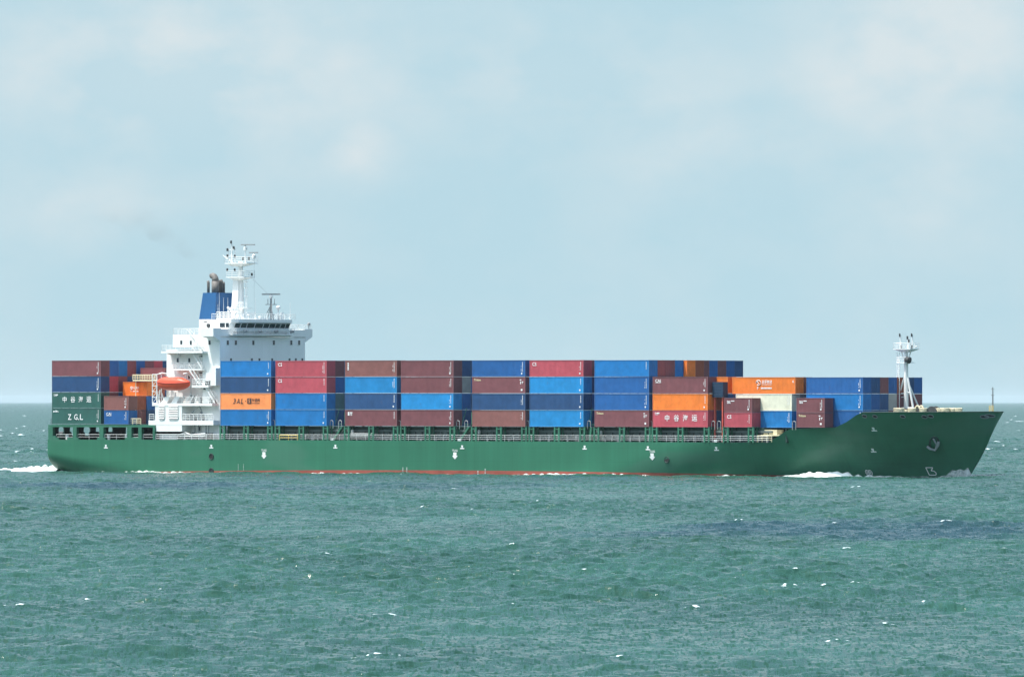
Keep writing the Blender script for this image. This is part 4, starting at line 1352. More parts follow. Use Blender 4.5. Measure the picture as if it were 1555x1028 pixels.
def logo_geo(kind, Ln, Hc):
    """lettering and emblems on the starboard wall: list of (part name, MB, material)"""
    a = MB(); out = []
    if kind == 'four_white':
        w = Ln
        for i, ch in enumerate('中谷海运'): put_text(a, ch, Ln * .222 + i * 1.98, Hc * .36, 1.12)
        put_text(a, '中', .45, Hc - .62, .34); a.box(.85, 1.5, -.012, 0, Hc - .56, Hc - .36); a.box(.5, 1.3, -.012, 0, Hc - .74, Hc - .68)
        out.append(('lettering', a, M_MARK))
    elif kind == 'zgl':
        put_text(a, 'Z', Ln * .33, Hc * .27, 1.05, width=.85); put_text(a, 'G', Ln * .33 + 1.55, Hc * .27, 1.05, width=.85)
        a.box(Ln * .33 + 2.55, Ln * .33 + 2.75, -.012, 0, Hc * .27, Hc * .27 + .18); put_text(a, 'L', Ln * .33 + 3.0, Hc * .27, 1.05, width=.75)
        a.box(.35, 1.3, -.012, 0, Hc - .72, Hc - .5); a.tube([(.5, -.02, Hc - .75), (1.0, -.02, Hc - .42), (1.5, -.02, Hc - .62)], .05, 4); a.box(1.2, 1.7, -.012, 0, Hc - .7, Hc - .58)
        out.append(('lettering', a, M_MARK))
    elif kind == 'three_al':
        x = 3.05; z = Hc * .36; h = .92
        put_text(a, '3', x, z, h, width=.66, shear=.25); put_text(a, 'A', x + .85, z, h, width=.8, shear=.2); put_text(a, 'L', x + 1.85, z, h, width=.6, shear=.25)
        a.box(x + 2.95, x + 3.12, -.012, 0, z + .42, z + .56)
        sx0 = x + 3.45
        a.box(sx0, sx0 + .95, -.010, 0, z, z + .98)
        put_text(a, '东盛网', sx0 + 1.1, z + .36, .6, width=1.85)
        for k in range(9): a.box(sx0 + 1.1 + k * .21, sx0 + 1.1 + k * .21 + .13, -.012, 0, z + .04, z + .16)
        out.append(('lettering', a, M_BLACKMARK))
        b = MB(); put_text(b, 'S', sx0 + .27, z + .14, .7, y=-.022, width=.42); out.append(('emblem', b, cmat('pale_orange')))
    elif kind == 'cs':
        put_text(a, 'CS', .62, Hc - 1.02, .62, width=.95); out.append(('lettering', a, M_MARK))
    elif kind == 'triton':
        put_text(a, 'Triton', .45, Hc - .72, .40, width=1.55); out.append(('lettering', a, M_YMARK))
        b = MB(); x = Ln - 1.25
        b.box(x, x + .35, -.012, 0, Hc - .62, Hc - .48); b.box(x + .42, x + .8, -.012, 0, Hc - .95, Hc - .82); b.box(x + .1, x + .25, -.012, 0, Hc - 1.3, Hc - .8); b.box(x + .5, x + .62, -.012, 0, Hc - 1.2, Hc - 1.02)
        b.box(x + .25, x + .6, -.012, 0, .45, .78); out.append(('code_marks', b, M_MARK))
    elif kind == 'cai':
        put_text(a, 'CAI', .6, Hc - .92, .52, width=1.2); a.box(.6, 1.85, -.012, 0, Hc - 1.03, Hc - .97); out.append(('lettering', a, M_MARK))
    elif kind == 'tex':
        put_text(a, 'tex', .6, Hc - .98, .6, width=.8); a.box(1.5, 2.2, -.012, 0, Hc - .6, Hc - .46); out.append(('lettering', a, M_MARK))
    elif kind == 'vert':
        for k in range(5): a.box(.62, .92, -.012, 0, Hc - .62 - k * .28, Hc - .42 - k * .28)
        out.append(('lettering', a, M_MARK))
    elif kind == 'stack':
        a.box(.7, 1.0, -.012, 0, Hc - 1.05, Hc - .4); a.box(1.1, 1.75, -.012, 0, Hc - .62, Hc - .45); put_text(a, 'E', 1.12, Hc - 1.05, .36); put_text(a, 'B', 1.45, Hc - 1.05, .36)
        out.append(('lettering', a, M_MARK))
    elif kind == 'swoosh':
        k = 1.0 if Ln > 8 else .62
        x = Ln * .375 if Ln > 8 else Ln * .30; z = Hc * .32
        a.tube([(x + (.55 + .5 * math.cos(q)) * k, -.014, z + (1.0 + .42 * math.sin(q)) * k) for q in np.linspace(-2.2, 3.4, 18)], .055, 4)
        a.tube([(x + .15 * k, -.014, z + 1.35 * k), (x + .65 * k, -.014, z + .85 * k), (x + .5 * k, -.014, z + .55 * k)], .05, 4)
        put_text(a, '远孚物流', x + 1.3 * k, z + .85 * k, .62 * k, width=2.2 * k)
        for i in range(11): a.box(x + (1.3 + i * .2) * k, x + (1.3 + i * .2 + .13) * k, -.012, 0, z + .62 * k, z + .72 * k)
        a.lathe(x + .5 * k, -.0, [(.01, z), (.01, z + .01)], 4)
        put_text(a, 'F', x + .3 * k, z - .18 * k, .5 * k)
        for i in range(8): a.box(x + (1.1 + i * .3) * k, x + (1.1 + i * .3 + .22) * k, -.012, 0, z - .08 * k, z + .2 * k)
        out.append(('lettering', a, M_MARK))
        if Ln > 8:
            b = MB(); b.lathe(0, 0, [(.01, 0), (.01, .01)], 4); put_text(b, '6', Ln - .62, Hc - 1.0, .5, width=.3); out.append(('height_mark', b, M_MARK))
    return out
LOGOWORD = dict(four_white='four white characters', zgl='big white letters', three_al='black lettering and emblem', cs='a bold white logo aft',
                triton='small yellow lettering aft', cai='small white lettering aft', tex='white lettering aft', vert='a short white column aft',
                stack='a boxy white logo aft', swoosh='a white swoosh emblem')
def container(s0, t0, z0, Ln, Hc, c, label, group, logo=None, marks=0, door=False, full=True):
    root = empty('shipping_container', W(s0, t0, z0))
    tag(root, label, 'container', group)
    link('container_body', container_mesh(Ln, Hc, 'body', c), cmat(c), root)
    link('container_frame', container_mesh(Ln, Hc, 'frame', c), fmat(c), root)
    if door: link('container_door', container_mesh(Ln, Hc, 'door', c), cmat(c), root)
    if marks:
        m = MB(); code_marks(m, Ln, Hc, marks, two=marks > 7)
        if random.random() < .5: m.box(Ln - .95, Ln - .68, -.012, 0, .42, .70)
        m.build('code_marks', M_MARK, root)
    if logo:
        if (logo, Ln, Hc) not in LOGOS: LOGOS[(logo, Ln, Hc)] = [(n_, mb.mesh(n_), mt_) for n_, mb, mt_ in logo_geo(logo, Ln, Hc)]
        for n_, me, mt_ in LOGOS[(logo, Ln, Hc)]: link(n_, me, mt_, root)
    return root
TIER = ('bottom', 'second up', 'third up', 'topmost')
L40, L20, L45 = 12.192, 6.058, 13.716
HC = 2.896
PITCH = 2.47
STK = {'A': 'sternmost stack', 2: 'first stack ahead of bridge', 3: 'second stack ahead of bridge', 4: 'third stack ahead of bridge',
       5: 'fourth stack ahead of bridge', 6: 'fifth stack ahead of bridge', 7: 'sixth stack ahead of bridge',
       8: 'seventh stack ahead of bridge', 9: 'eighth stack ahead of bridge'}
BAY = {  # left edge, base y, top y, colours bottom to top, logos
    'A': (78.8, 643.8, 547.2, ('green', 'green', 'navy', 'maroon'), ('zgl', 'four_white', None, None)),
    2: (334.8, 646.4, 547.6, ('blue', 'pale_orange', 'navy', 'blue'), (None, 'three_al', None, None)),
    3: (418.4, 646.6, 547.4, ('blue', 'blue', 'red', 'red'), (None, None, 'cs', 'cs')),
    4: (523.8, 646.8, 547.0, ('maroon', 'navy', 'sky_blue', 'brown'), ('stack', None, None, 'vert')),
    5: (608.9, 647.0, 547.0, ('maroon', 'sky_blue', 'maroon', 'maroon'), (None, None, None, None)),
    6: (716.8, 647.8, 546.8, ('brown', 'navy', 'maroon', 'royal'), (None, None, 'triton', None)),
    7: (804.2, 648.0, 546.6, ('sky_blue', 'navy', 'sky_blue', 'red'), (None, None, None, 'cs')),
    8: (902.7, 648.2, 546.6, ('maroon', 'royal', 'royal', 'blue'), ('triton', None, None, None)),
    9: (991.1, 648.6, 546.6, ('red', 'orange', 'maroon', None), ('four_white', None, 'cai', None)),
}
GR = 'shipping containers stacked on the ship'
BZ = {}
for b, (px, yb, yt, cols, logos) in BAY.items():
    s0 = S(px, .0); sm_ = s0 + 6
    zb = Zp(yb, sm_, 0); zt = Zp(yt, sm_, 0)
    pit = (zt - zb) / 4
    hc = pit - .025
    BZ[b] = (s0, zb, pit, hc)
    for k in range(4):
        if cols[k] is None: continue
        lab = '%s container%s, %s on the outer side of %s' % (COLWORD[cols[k]], ' with ' + LOGOWORD[logos[k]] if logos[k] else '', TIER[k], STK[b])
        if len(lab.split()) > 16: lab = lab.replace(' on the outer side of ', ' in ')
        container(s0, 0, zb + k * pit, L40, hc, cols[k], lab, GR, logos[k], 0 if logos[k] in ('triton', 'three_al') else random.randint(6, 11), door=b in (3, 5, 7, 'A', 8, 9))
# rows further inboard, seen by their ends in the wider gaps
WORDS = ('one row', 'two rows', 'three rows', 'four rows', 'five rows', 'six rows', 'seven rows', 'eight rows', 'nine rows', 'ten rows')
def inboard(b, row, k, c, Ln=L40, dx=0.0, door=True, logo=None):
    s0, zb, pit, hc = BZ[b]
    w_ = 'long ' if Ln > 12.5 else ''
    lab = '%s %scontainer %s inboard, %s in %s' % (COLWORD[c], w_, WORDS[row - 1], TIER[k], STK[b])
    return container(s0 + dx, row * PITCH, zb + k * pit, Ln, hc, c, lab, GR, logo, 0, door)
for r, cols in ((1, ('navy', 'rust')), (2, ('navy', 'royal'))):
    for k, c in enumerate(cols): inboard(9, r, k, c)
inboard(9, 1, 2, 'orange', 14.63)
for b, cols in ((3, ('navy', 'teal', 'royal', 'maroon')), (5, ('navy', 'royal', 'grey', 'navy')), (7, ('navy', 'royal', 'navy', 'maroon'))):
    for k, c in enumerate(cols): inboard(b, 1, k, c)
    for k, c in enumerate(('navy', 'navy', 'royal', 'navy')): inboard(b, 2, k, c, door=False)
T8 = ('maroon', 'maroon', 'blue', 'orange', 'rust', 'maroon', 'royal', 'maroon', 'royal', 'navy')
fill = ('navy', 'maroon', 'royal')
for r in range(1, 11):
    c = T8[r - 1]
    long_ = r in (4, 5)
    inboard(8, r, 3, c, L45 if long_ else L40, -.76 if long_ else 0.0)
    for k in range(3):
        if r <= 9: inboard(8, r, k, fill[(r * 2 + k) % 3], door=False)
    if r == 10:
        for k in range(3): inboard(8, r, k, fill[(r + k) % 3], door=False)
# stern stack, further rows
A4 = ('royal', 'blue', 'maroon', 'royal', 'maroon', 'red', 'navy')
A3 = ('red', 'maroon', 'navy', 'royal', 'maroon', 'navy', 'royal')
for r in range(1, 8):
    inboard('A', r, 3, A4[r - 1]); inboard('A', r, 2, A3[r - 1])
    inboard('A', r, 1, fill[r % 3], door=False); inboard('A', r, 0, fill[(r + 1) % 3], door=False)
# short stack between the sternmost stack and the deckhouse
sB0 = S(157.9, 0); zB0 = Zp(644.2, sB0, 0); PB = 2.62
Bst = 'stack between stern and white deckhouse'
Bcols = {0: ('royal', 'brown'), 1: ('maroon', 'rust'), 2: ('navy', 'royal', 'orange'), 3: ('navy', 'maroon', 'rust'), 4: ('royal', 'navy', 'navy', 'maroon'), 5: ('navy', 'maroon', 'royal', 'maroon'), 6: ('maroon', 'navy', 'navy', 'red')}
for r, cols in Bcols.items():
    for k, c in enumerate(cols):
        lg = 'swoosh' if (r == 2 and k == 2) else ('cai' if (r == 0 and k == 0) else None)
        where = 'on outer row' if r == 0 else WORDS[r - 1] + ' inboard'
        tn = ('bottom', 'second up', 'third up', 'fourth up')[k]
        lab = 'short %s container %s, %s in %s' % (COLWORD[c], where, tn, Bst)
        container(sB0 + (.25 if r > 1 else 0), r * PITCH, zB0 + k * PB, L20, 2.591, c, lab, GR, lg, 8 if r == 0 else 0, True)
# forward bays
s10 = S(1117.4, PITCH)
z10 = Zp(649.3, s10 + 6, PITCH); p10 = (Zp(572.4, s10 + 6, PITCH) - z10) / 3
F1 = 'the stack behind the two short outboard stacks'
for k, (c, Ln, lg, nm) in enumerate((('blue', L40, None, 'bright blue container, bottom'), ('cream', L40, None, 'cream white container, middle one'), ('orange', L45, 'swoosh', 'long orange container with white emblem, top'))):
    container(s10 - (.76 if Ln > 13 else 0), PITCH, z10 + k * p10, Ln, p10 - .025, c, nm + ' of stack behind the short maroon and red pair', GR, lg, 9 if k < 2 else 0, True)
for k, c in enumerate(('navy', 'grey', 'rust')):
    container(s10 - (.76 if k == 2 else 0) , 2 * PITCH, z10 + k * p10, L45 if k == 2 else L40, p10 - .025, c, '%s container just inboard of the %s one near the bow' % (COLWORD[c], ('bright blue', 'cream white', 'long orange')[k]), GR, None, 0, True)
for (px, cols, lgs, yb, nm) in ((1099.8, ('red', 'maroon'), ('cs', 'tex'), 648.8, 'aft'), (1209.5, ('maroon', 'maroon'), ('triton', 'tex'), 649.0, 'forward')):
    s0 = S(px, 0.05); zb = Zp(yb, s0 + 3, 0.05); pt = (Zp(604.0, s0 + 3, .05) - zb) / 2
    for k in range(2):
        lab = 'short %s container, %s of the %s outboard short pair near the bow' % (COLWORD[cols[k]], ('lower', 'upper')[k], nm)
        container(s0, .05, zb + k * pt, L20, pt - .02, cols[k], lab, GR, lgs[k], 8 if lgs[k] != 'triton' else 0, True)
        container(s0, .05 + PITCH, zb + k * pt, L20, pt - .02, 'navy', 'short navy container inboard of the %s one of %s short maroon pair' % (('lower', 'upper')[k], nm), GR, None, 0, True) if nm == 'forward' else None
s11 = S(1222.3, PITCH)
z11 = Zp(648.0, s11 + 6, PITCH); p11 = (Zp(572.6, s11 + 6, PITCH) - z11) / 3
F3 = ('royal', 'navy', 'maroon', 'royal', 'rust', 'navy', 'royal')
F2 = ('blue', 'royal', 'navy', 'grey', 'maroon', 'maroon', 'maroon')
F1c = ('royal', 'navy', 'navy', 'maroon', 'navy', 'maroon', 'navy')
ORD = ('first', 'second', 'third', 'fourth', 'fifth', 'sixth', 'seventh')
for r in range(7):
    for k, cc in enumerate((F1c, F2, F3)):
        lab = '%s container, %s row inboard, %s tier of block behind foremast' % (COLWORD[cc[r]], ORD[r], ('lowest', 'middle', 'top')[k])
        container(s11, PITCH * (1.16 + r), z11 + k * p11, L40, p11 - .025, cc[r], lab, GR, None, 9 if r == 0 else 0, True)

# ------------------------------------------------------------------ deck between hull edge and containers
lk = MB()
s9, zb9, pit9, hc9 = BZ[9]
sq = s9 + L40 + .25
za_, zb_l = Zp(603.2, sq, 1.2), Zp(580.0, sq, 1.2)
lk.box(sq, sq + 2.35, .95, 2.3, za_, zb_l)
for z in np.linspace(za_ + .3, zb_l - .3, 5): lk.box(sq + .1, sq + 2.25, .91, .96, z, z + .18)
locker = lk.build('lashing_locker', paint('locker_navy', (.02, .05, .10), .6), ship)
a = MB()
for x in (sq + .3, sq + 2.0): a.box(x - .12, x + .12, 1.2, 1.5, ZDECK, za_)
a.build('locker_post', paint('red_lead', (.55, .10, .07), .6), locker)

hc_ = MB()
x0, x1 = S(334, 0) + .6, S(1165, 0)
zt_c = BZ[5][1] - .12
hc_.box(x0, x1, 1.75, 26.2, ZDECK - .13, zt_c - .9)
hc_.box(x0, x1, 1.35, 26.6, zt_c - .9, zt_c - .55)
k = x0 + 1
while k < x1:
    hc_.box(k - .05, k + .05, 1.45, 1.75, ZDECK - .13, zt_c - .9); k += 1.5
hc_.build('hatch_coaming', M_COAM, ship)
hv = MB()
k = x0 + .3
while k < x1 - 5:
    hv.box(k, k + 5.9, 1.5, 26.5, zt_c - .545, zt_c); k += 6.15
hv.build('hatch_covers', M_DKGREEN, ship)

ped_px = []
for b in (2, 3, 4, 5, 6, 7, 8, 9):
    l_ = BZ[b][0]
    ped_px += [(l_ + .35, BZ[b][1]), (l_ + L40 / 2, BZ[b][1]), (l_ + L40 - .35, BZ[b][1])]
s10a = S(1099.8, .05)
ped_px += [(s10a + .3, BZ[9][1]), (s10a + L20 - .3, BZ[9][1])]
pm = None
for (x, zt_p) in ped_px:
    if pm is None:
        a = MB(); H_ = zt_p - ZDECK - .05
        for q in (-.48, .48):
            a.box(q - .17, q + .17, 0.0, .4, -.1, H_)
            a.box(q - .13, q + .13, 1.1, 1.45, -.1, H_)
        for z in (.18, H_ * .42, H_ - .5): a.box(-.32, .32, .04, .3, z, z + .2)
        a.box(-.75, .75, -.04, 1.5, H_, H_ + .06)
        a.hexa([(-.32, .12, .4), (-.22, .12, .4), (-.22, .22, .4), (-.32, .22, .4)], [(.22, .12, H_ * .42), (.32, .12, H_ * .42), (.32, .22, H_ * .42), (.22, .22, H_ * .42)])
        pm = a.mesh('container_pedestal')
    o = link('container_pedestal', pm, M_GREEN, ship)
    o.location = (x, .05, ZDECK); 
hoop = MB()
for px in (415.3, 503.6, 516.5, 606.0, 695.5, 708.0, 801, 894.5, 988.0, 1083, 1092, 1206):
    x = S(px, .6); z0_ = BZ[5][1] - .5
    hoop.cut(); hoop.tube([(x - .35, .6, z0_), (x - .35, .6, z0_ + 1.2)] + [(x + .35 * math.cos(q), .6, z0_ + 1.2 + .3 * math.sin(q)) for q in np.linspace(math.pi, 0, 7)] + [(x + .35, .6, z0_)], .07, 6)
hoop.build('vent_hoop', M_GREY, ship, split=True)
lb = MB()                                                   # lashing bridges and stairs in the wide gaps
for b in (3, 5, 7):
    x0_ = BZ[b][0] + L40
    gap = BZ[b + 1][0] - x0_
    for y in np.arange(2.6, 25, 5.0):
        lb.box(x0_ + gap / 2 - .15, x0_ + gap / 2 + .15, y, y + .3, ZDECK, zt_c + 2.6)
    lb.box(x0_ + gap / 2 - .5, x0_ + gap / 2 + .5, 1.2, 26.5, zt_c + .4, zt_c + .5)
    lb.tube([(x0_ + gap * .35, .6, zt_c + .5), (x0_ + gap * .6, .6, zt_c + 3.4)], .05, 5)
    lb.hexa([(x0_ + .8, .5, ZDECK), (x0_ + 1.2, .5, ZDECK), (x0_ + 1.2, 1.2, ZDECK), (x0_ + .8, 1.2, ZDECK)], [(x0_ + gap - 1.4, .5, zt_c), (x0_ + gap - 1.0, .5, zt_c), (x0_ + gap - 1.0, 1.2, zt_c), (x0_ + gap - 1.4, 1.2, zt_c)])
lb.build('lashing_bridge', M_GREEN, ship)
rl = MB()
rail(rl, [(S(334, .08) + .3, .1, ZDECK), (S(1166, .08), .1, ZDECK)], 1.05, 3, .028, 2.0)
rl.build('main_deck_rail', M_RAIL, ship)
# pipes, vents and gear along the passage
pg = MB()
pg.tube([(x0, 1.3, ZDECK + .35), (x1 - 2, 1.3, ZDECK + .35)], .11, 6)
pg.tube([(x0, 1.15, ZDECK + .62), (x1 - 2, 1.15, ZDECK + .62)], .07, 6)
k = x0
while k < x1:
    w = random.uniform(.2, .6); h = random.uniform(.3, 1.0)
    pg.box(k, k + w, .9, 1.5, ZDECK - .1, ZDECK + h); k += random.uniform(1.0, 3.6)
pg.build('deck_piping', M_WGREY, ship)
yr = MB()
for a, b in ((424.5, 452),): rail(yr, [(S(a, .0), .0, ZDECK), (S(b, .0), .0, ZDECK)], .95, 2, .06, 2.0)
yr.build('pilot_gate', M_YELLOW, ship)
gw = MB()
ga_, gb_ = S(533, .4), S(568, .4)
gw.box(ga_, gb_, .3, 1.0, Zp(663.5, ga_, .4), Zp(657.5, ga_, .4)); gw.tube([(ga_ - .3, .4, ZDECK), (ga_ - .3, .4, ZDECK + 1.6)], .07, 6)
rail(gw, [(ga_, .28, ZDECK + .45), (gb_, .28, ZDECK + .45)], .9, 4, .05, .6)
gw.build('accommodation_ladder', M_GREY, ship)
lf = MB()
for px in (341.5, 534, 726, 911, 1104):
    x = S(px, .6); lf.cut(); lf.tube([(x, .6, ZDECK), (x, .6, ZDECK + 1.3)], .06, 6); lf.lathe(x + .2, .6, [(.05, ZDECK + 1.2), (.3, ZDECK + 1.25), (.34, ZDECK + 1.9), (.1, ZDECK + 2.0)], 8)
lf.build('deck_light', M_GREY, ship, split=True)
cg = MB()
for px, w in ((505, 3.0), (698, 3.0), (1087, 3.0)):
    x = S(px, .3); cg.cut(); cg.box(x - .35, x + .35, .15, .6, ZDECK, ZDECK + .42)
cg.build('hose_box', M_RAIL, ship, split=True)
mz_ = MB()                                                  # store platform just aft of the raised forecastle side
x = S(1157, 1.5); mz_.box(x, x + 4.6, 1.2, 4.5, Zp(660, x, 1.5) - .2, Zp(660, x, 1.5)); mz_.box(x + .3, x + 3.2, 1.6, 3.5, Zp(660, x, 1.5), Zp(652.5, x, 1.5))
rail(mz_, [(S(1150, .4), .4, ZDECK), (S(1172, .4), .4, ZDECK)], 1.1, 3, .05, .8)
mz_.build('forward_store', M_CREAMRAIL, ship)

# ------------------------------------------------------------------ foremast and forecastle gear
tF = 14.0
sF = S(1376, tF)
zF = lambda py: Zp(py, sF, tF)
xF = lambda px: sF + (S(px, tF) - sF)
ZFD = 10.2
a = MB()
a.tube([(sF, tF, ZFD), (sF, tF, zF(551)), (sF, tF, zF(531))], .42, 12, .32)
fm = a.build('foremast', M_WHITE, ship)
a = MB()
a.tube([(xF(1357.5), tF - .3, zF(628)), (xF(1373), tF, zF(574))], .19, 8); a.tube([(xF(1387.5), tF, zF(624)), (xF(1378.5), tF, zF(574))], .19, 8)
a.tube([(sF + 1.2, tF + 3.4, ZFD), (sF, tF, zF(574))], .16, 8)
a.tube([(xF(1361), tF, zF(619.5)), (xF(1387), tF, zF(619))], .13, 6); a.tube([(xF(1377), tF, zF(596)), (xF(1382), tF, zF(596))], .13, 6)
a.tube([(xF(1367), tF, zF(597)), (xF(1376), tF, zF(597))], .10, 6); a.tube([(xF(1365), tF, zF(604)), (xF(1376), tF, zF(602))], .09, 6)
for px in (1369, 1383): a.tube([(xF(px), tF, zF(534)), (xF(1376 + (px - 1376) * .35), tF, zF(549))], .11, 6)
a.build('mast_leg', M_WHITE, fm)
a = MB()
for px in (1366.5, 1370): a.tube([(xF(px), tF - .8, ZFD + .8), (xF(px), tF - .8, zF(535))], .07, 5)
for k in range(28): a.tube([(xF(1366.5), tF - .8, zF(622 - k * 3.0)), (xF(1370), tF - .8, zF(622 - k * 3.0))], .05, 4)
a.build('mast_ladder', M_RAIL, fm)
a = MB()
def plat(mb, pa, pb, py, w, th=.14):
    mb.box(xF(pa), xF(pb), tF - w, tF + w, zF(py) - th, zF(py))
plat(a, 1366, 1384, 550, .9); plat(a, 1363, 1389, 529.5, 1.3)
taper(a, sF - .6, sF + .6, tF - .5, tF + .5, zF(535), xF(1363) + .1, xF(1389) - .1, tF - 1.25, tF + 1.25, zF(529.5) - .14)
a.build('mast_platform', M_WHITE, fm)
a = MB()
x0_, x1_ = xF(1363) + .05, xF(1389) - .05
rail(a, [(x0_, tF - 1.25, zF(529.5)), (x1_, tF - 1.25, zF(529.5)), (x1_, tF + 1.25, zF(529.5)), (x0_, tF + 1.25, zF(529.5)), (x0_, tF - 1.25, zF(529.5))], .95, 3, .034, .8)
rail(a, [(xF(1366), tF - .85, zF(550)), (xF(1380), tF - .85, zF(550))], .9, 3, .03, .8)
for px, py in ((1367.5, 508), (1379, 511), (1385.5, 508)): a.tube([(xF(px), tF, zF(529)), (xF(px), tF, zF(py))], .12, 6)
a.tube([(xF(1389), tF, zF(526)), (xF(1393), tF, zF(526.3))], .10, 6); a.tube([(xF(1361), tF, zF(521)), (xF(1370), tF, zF(521))], .08, 6)
a.build('mast_rails', M_RAIL, fm)
a = MB()
for px, py in ((1367.5, 509), (1379, 513), (1385.5, 509), (1381.5, 518), (1370, 527), (1386, 527)):
    a.cut(); a.lathe(xF(px), tF - .25, [(.06, zF(py) - .3), (.13, zF(py) - .26), (.13, zF(py) + .26), (.05, zF(py) + .32)], 8)
a.build('mast_light', M_DARK, fm, split=True)
a = MB()
a.tube([(xF(1380.5), tF - .9, zF(545)), (xF(1383), tF - .9, zF(546.5)), (xF(1386), tF - .9, zF(547.3))], .42, 10, .6)
a.lathe(xF(1380.5), tF - .9, [(.3, zF(550)), (.3, zF(544)), (.1, zF(543))], 8)
a.build('fog_horn', M_DARK, fm, True)

wi = MB(); wr = MB()
for (px, t, rr, w) in ((1395, 12.0, .95, 1.3), (1418, 12.5, 1.15, 1.1), (1372, 11, .8, 1.4), (1409, 15, .8, 1.2)):
    x = S(px, t)
    wi.box(x - 1.0, x + 1.0, t - .9, t + .9, ZFD - .02, ZFD + .75)
    wr.tube([(x, t - w / 2, ZFD + .95), (x, t + w / 2, ZFD + .95)], rr * .75, 14)
    for q in (-w / 2 - .06, w / 2 + .06): wi.tube([(x, t + q - .04, ZFD + .95), (x, t + q + .04, ZFD + .95)], rr, 16)
wi.build('windlass', M_DARK, ship)
for (px, t, rr) in ((1385, 11, .45), (1390, 12, .5), (1402, 11.5, .4), (1429, 12.5, .4), (1436, 12.2, .42), (1447, 13, .42), (1456, 13, .36), (1365, 10, .6)):
    x = S(px, t)
    for q in range(4):
        wr.tube([(x + (rr * 1.7) * math.cos(an), t + rr * math.sin(an), ZFD + 1.15 + q * .17 + .06 * math.sin(3 * an + px)) for an in np.linspace(0, 2 * math.pi, 14)[:-1]], .13, 5, closed=True)
    wi2 = None
for (pa, pb, t) in ((1388, 1399, 11.3), (1394, 1404, 11.8)):
    xa, xb = S(pa, t), S(pb, t)
    wr.tube([(xa + (xb - xa) * f, t, ZFD + .8 + 1.35 * math.sin(math.pi * f) ** .6) for f in np.linspace(0, 1, 9)], .17, 6)
wr.build('mooring_ropes', M_ROPE, ship, True)
fb = MB()
for (px, t) in ((1385, 11), (1390, 12), (1402, 11.5), (1429, 12.5), (1436, 12.2), (1447, 13), (1456, 13), (1365, 10)):
    x = S(px, t); fb.cut(); fb.box(x - .9, x + .9, t - .5, t + .5, ZFD - .02, ZFD + 1.02)
fb.build('rope_stowage', M_CREAMRAIL, ship, split=True)
a = MB()
tJ = 14.0; sJ = S(1507.5, tJ)
zJ = lambda py: Zp(py, sJ, tJ)
a.tube([(sJ, tJ, ZFD), (sJ, tJ, zJ(588))], .16, 8, .10)
for py in (591, 600): a.box(sJ - .3, sJ + .25, tJ - .1, tJ + .1, zJ(py) - .05, zJ(py) + .05)
jm = a.build('bow_staff', M_WGREY, ship)
a = MB()
for q in (-.45, .4): a.tube([(sJ + q, tJ - .4, ZFD), (sJ + q, tJ - .4, zJ(616))], .05, 6)
for k in range(7): a.tube([(sJ - .45, tJ - .4, zJ(625 - k * 1.5)), (sJ + .4, tJ - .4, zJ(625 - k * 1.5))], .03, 5)
a.build('staff_ladder', M_YELLOW, jm)

# ------------------------------------------------------------------ foam and spray round the hull
def foam_mat(name, dens, scale, op=1.0):
    m = bpy.data.materials.new(name); m.use_nodes = True
    p = m.node_tree.nodes['Principled BSDF']; l = m.node_tree.links.new
    p.inputs['Base Color'].default_value = (0.82, 0.85, 0.85, 1); p.inputs['Roughness'].default_value = 0.9
    p.inputs['Specular IOR Level'].default_value = 0.1
    tcn = nd(m, 'ShaderNodeTexCoord'); n = nd(m, 'ShaderNodeTexNoise')
    n.inputs['Scale'].default_value = scale; n.inputs['Detail'].default_value = 7; n.inputs['Roughness'].default_value = .72
    l(tcn.outputs['Object'], n.inputs['Vector'])
    at = nd(m, 'ShaderNodeAttribute', attribute_name='cover')
    ad = nd(m, 'ShaderNodeMath', operation='MULTIPLY_ADD'); l(n.outputs['Fac'], ad.inputs[0]); ad.inputs[1].default_value = 1.5; ad.inputs[2].default_value = -.75
    a2 = nd(m, 'ShaderNodeMath', operation='ADD'); l(ad.outputs[0], a2.inputs[0]); l(at.outputs['Fac'], a2.inputs[1])
    r = nd(m, 'ShaderNodeMapRange'); r.inputs[1].default_value = .5 - dens; r.inputs[2].default_value = .5 + dens; r.inputs[4].default_value = op
    l(a2.outputs[0], r.inputs[0]); l(r.outputs[0], p.inputs['Alpha'])
    return m
M_FOAM = foam_mat('sea_foam', .28, 2.6)
M_SPRAY = foam_mat('sea_spray', .4, 1.1, .6)
